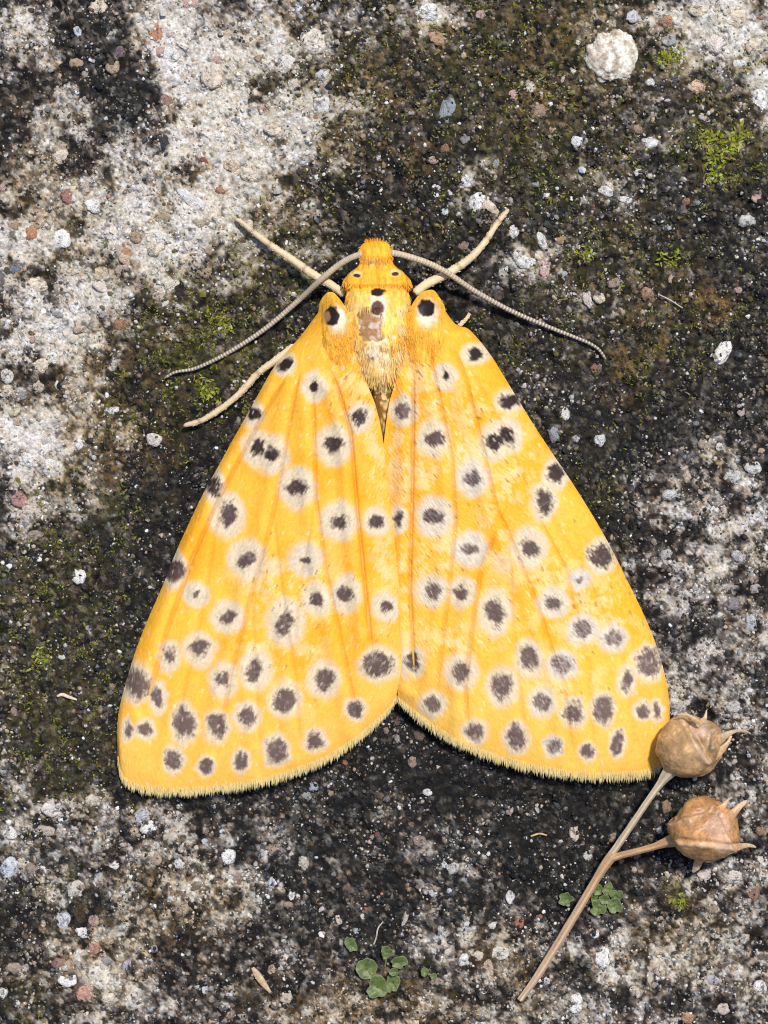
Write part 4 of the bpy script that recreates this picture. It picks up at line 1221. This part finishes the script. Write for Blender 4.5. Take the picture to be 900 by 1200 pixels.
capsule(809, 876, 42, 40, 37, 36, 40, (0.50, 0.30, 0.135),
        [[(816, 850, 68, 7), (825, 843, 71, 4.5), (827, 838, 71, 2.6), (828, 832, 69, .9)], [(818, 846, 70, 6), (808, 839, 71, 3), (801, 837, 70, 1.8), (795, 837, 68, .8)],
         [(840, 868, 60, 11), (850, 862, 62, 7), (858, 858, 60, 4), (866, 856, 55, 2.6), (874, 857, 48, 2.0), (880, 860, 42, 1.2)],
         [(836, 886, 58, 11), (846, 878, 60, 7), (853, 870, 60, 3.6), (857, 862, 58, 2)]], 700,
        [(806, 840, 830, 884, .13, 4.0), (836, 862, 832, 888, .10, 3.0)], [(820, 852, 12, 14, (0.50, 0.36, 0.30)), (834, 878, 5, 6, (0.12, 0.10, 0.04)), (800, 866, 18, 16, (0.46, 0.28, 0.12))])
capsule(826, 974, 44, 40, 38, 37, -8, (0.54, 0.27, 0.105),
        [[(842, 950, 62, 9), (848, 944, 64, 5), (852, 939, 62, 2.8), (855, 935, 58, 1.2)], [(850, 962, 56, 11), (860, 952, 58, 7.5), (867, 945, 56, 5.5), (872, 941, 52, 4.2), (876, 938, 47, 1.6)],
         [(850, 996, 52, 12), (862, 993, 50, 8), (872, 991, 44, 5), (880, 991, 36, 3.4), (886, 993, 29, 1.4)], [(820, 1006, 30, 9), (816, 1016, 24, 7), (812, 1022, 18, 3)]], 740,
        [(800, 984, 862, 990, .07, 2.4), (846, 954, 862, 992, .08, 3.0), (788, 962, 830, 944, .05, 2.4)], [(842, 970, 16, 18, (0.56, 0.36, 0.26)), (848, 992, 12, 8, (0.60, 0.42, 0.30)), (800, 960, 16, 14, (0.46, 0.26, 0.11))])


# ------------------------------------------------------------------ seedlings: small round-lobed leaves
def leaf_mesh(cx, cy, rx, ry, rot, lobes, z, parent, seed, cup=.22, tint=1.0, name='leaf'):
    n, k = 12, 44
    s = np.linspace(0.02, 1, n)[:, None]
    a = np.linspace(0, 2 * math.pi, k, endpoint=False)[None]
    r = s * (1 + (.13 * np.cos(lobes * a) if lobes else 0) + .38 * (vn(np.cos(a) * 2.2 + 9 + seed, np.sin(a) * 2.2 + 9, seed) - .5) + .10 * (vn(np.cos(a) * 6 + 19, np.sin(a) * 6 + 19, seed) - .5))
    t = math.radians(rot)
    lx, ly = r * np.cos(a) * rx, r * np.sin(a) * ry
    x = cx + lx * math.cos(t) - ly * math.sin(t)
    y = cy + lx * math.sin(t) + ly * math.cos(t)
    zz = z + cup * (s ** 2) * min(rx, ry) * (1 + .5 * np.cos(a * 2 + seed)) - .9 * np.exp(-(ly / 1.2) ** 2) * (1 - s * .6)
    zz = zz + .8 * (fbm(x, y, 4, 2, seed + 5) - .5)
    f1 = fbm(x, y, 5, 2, seed + 6)
    c = mix((0.09, 0.135, 0.028), (0.19, 0.245, 0.075), f1) * .82 * tint
    c = mix(c, (0.05, 0.06, 0.02), sst(.6, .7, fbm(x, y, 7, 3, seed + 8)) * .6)
    c = mix(c, (0.26, 0.29, 0.14), sst(.88, 1, s + 0 * a) * .7)
    top, bot = P(x, y, zz), P(x, y, zz - 1.0)
    N = n * k
    V = np.vstack([top.reshape(-1, 3), bot.reshape(-1, 3)])
    F = grid_faces(n, k, True)
    rim = (n - 1) * k + np.arange(k)
    R = np.stack([rim, rim + N, np.roll(rim, -1) + N, np.roll(rim, -1)], -1)
    i = np.arange(k)
    V = np.vstack([V, top[0].mean(0)])
    cap = np.stack([(i + 1) % k, i, np.full(k, 2 * N)], -1)
    C = np.vstack([c.reshape(-1, 3), c.reshape(-1, 3) * .8, c.reshape(-1, 3)[:1]])
    return mesh(name, V, (F, F[:, ::-1] + N, R, cap), M_leaf, parent=parent, color=C)


def petiole(pts, parent):
    p = catmull(pts, 24)
    v, f = tube(P(p[:, 0], p[:, 1], p[:, 2]), np.full(24, 1.0 * S), 8)
    mesh('leaf_stalk', v, f, M_leaf, parent=parent, color=np.tile([[.22, .26, .12]], (len(v), 1)))


def seedling(label, leaves, stalks=()):
    root = empty('seedling', label, 'seedling', 'small green seedlings on the concrete')
    for i, (cx, cy, rx, ry, rot, lobes, dz) in enumerate(leaves):
        leaf_mesh(cx, cy, rx * .9, ry * .9, rot, lobes, g0(cx, cy) + 5 + dz, root, 30 + int(cx) + i)
    for p in stalks:
        petiole(p, root)


zb = g0(445, 1135)
seedling('cluster of rounded green seedling leaves at bottom centre', [(430, 1136, 12, 14.5, -25, 2, 1), (453, 1116, 7.5, 8.5, 20, 0, 4), (468, 1128, 10.5, 7.5, -12, 0, 3), (442, 1157, 13, 14, 30, 3, 2), (461, 1152, 8.5, 14, 10, 2, 1), (462, 1139, 6, 5.5, 0, 0, 5)],
         [[(451, 1133, zb + 2), (452, 1127, zb + 6), (453, 1121, zb + 10)], [(455, 1140, zb + 2), (461, 1135, zb + 7), (465, 1130, zb + 9)]])
seedling('single oval green leaf just above the bottom centre leaf cluster', [(411, 1107, 7.5, 11, -28, 0, 2)])
seedling('tiny pair of green leaves right of the bottom centre cluster', [(498, 1139, 5.5, 6, 20, 0, 1), (508, 1144, 4.5, 4, 0, 0, 1)])
seedling('round green leaf cluster tucked against the right side of the dry stem', [(700, 1043, 7.5, 7, 0, 0, 3), (712, 1042, 6, 8.5, 15, 0, 4), (722, 1050, 9, 8, -20, 3, 3), (701, 1064, 9.5, 11, 10, 3, 2), (720, 1062, 9, 10.5, -25, 2, 1), (709, 1054, 7, 6, 0, 0, 5), (696, 1053, 5, 6, 0, 0, 1)])
seedling('small scalloped green leaf on the left of the dry stem', [(663, 1054, 8.5, 8, 0, 5, 2)])


# ------------------------------------------------------------------ bits of dry plant litter
def litter(name, label, cat, pts, col, flat=.6):
    n = 40
    p = catmull(pts, n)
    z = np.array([g0(a, b) for a, b in p[:, :2]])
    z = np.convolve(np.pad(z, 6, 'edge'), np.ones(13) / 13, 'valid') + p[:, 2]
    v, f = tube(P(p[:, 0], p[:, 1], z), p[:, 3] * S, 10, flat)
    c = np.tile(np.asarray(col)[None], (len(v), 1)) * (1 + .35 * (rng.random((len(v), 1)) - .5))
    mesh(name, v, f, M_stem, color=c, label=label, cat=cat)


litter('twig', 'short flat tan splinter of wood near the bottom left of the leaf cluster', 'twig', [(296, 1134, 3, 2.0), (302, 1143, 3, 4.4), (309, 1153, 3, 3.8), (317, 1163, 2, 1.4)], (0.46, 0.33, 0.20), .35)
litter('plant_fibre', 'small curved pale fibre on the dark crust at left edge', 'fibre', [(67, 816, 4, 1.2), (73, 814, 5, 2.0), (81, 817, 5, 1.9), (90, 820, 4, 1.0)], (0.62, 0.50, 0.36))
litter('plant_fibre', 'thin grey curling fibre above the bottom centre leaf cluster', 'fibre', [(438, 1107, 3, .7), (441, 1098, 5, .9), (443, 1088, 6, .9), (449, 1080, 4, .6)], (0.40, 0.36, 0.30))
litter('plant_fibre', 'thin straw coloured fibre between the wing fringe and dry stem', 'fibre', [(622, 980, 4, 1.0), (632, 977, 6, 1.2), (641, 979, 4, .8)], (0.52, 0.34, 0.14))
litter('plant_fibre', 'fine pale fibre lying on the dark crust beyond the right antenna', 'fibre', [(772, 345, 5, .6), (786, 352, 7, .8), (800, 361, 5, .6)], (0.42, 0.40, 0.36))
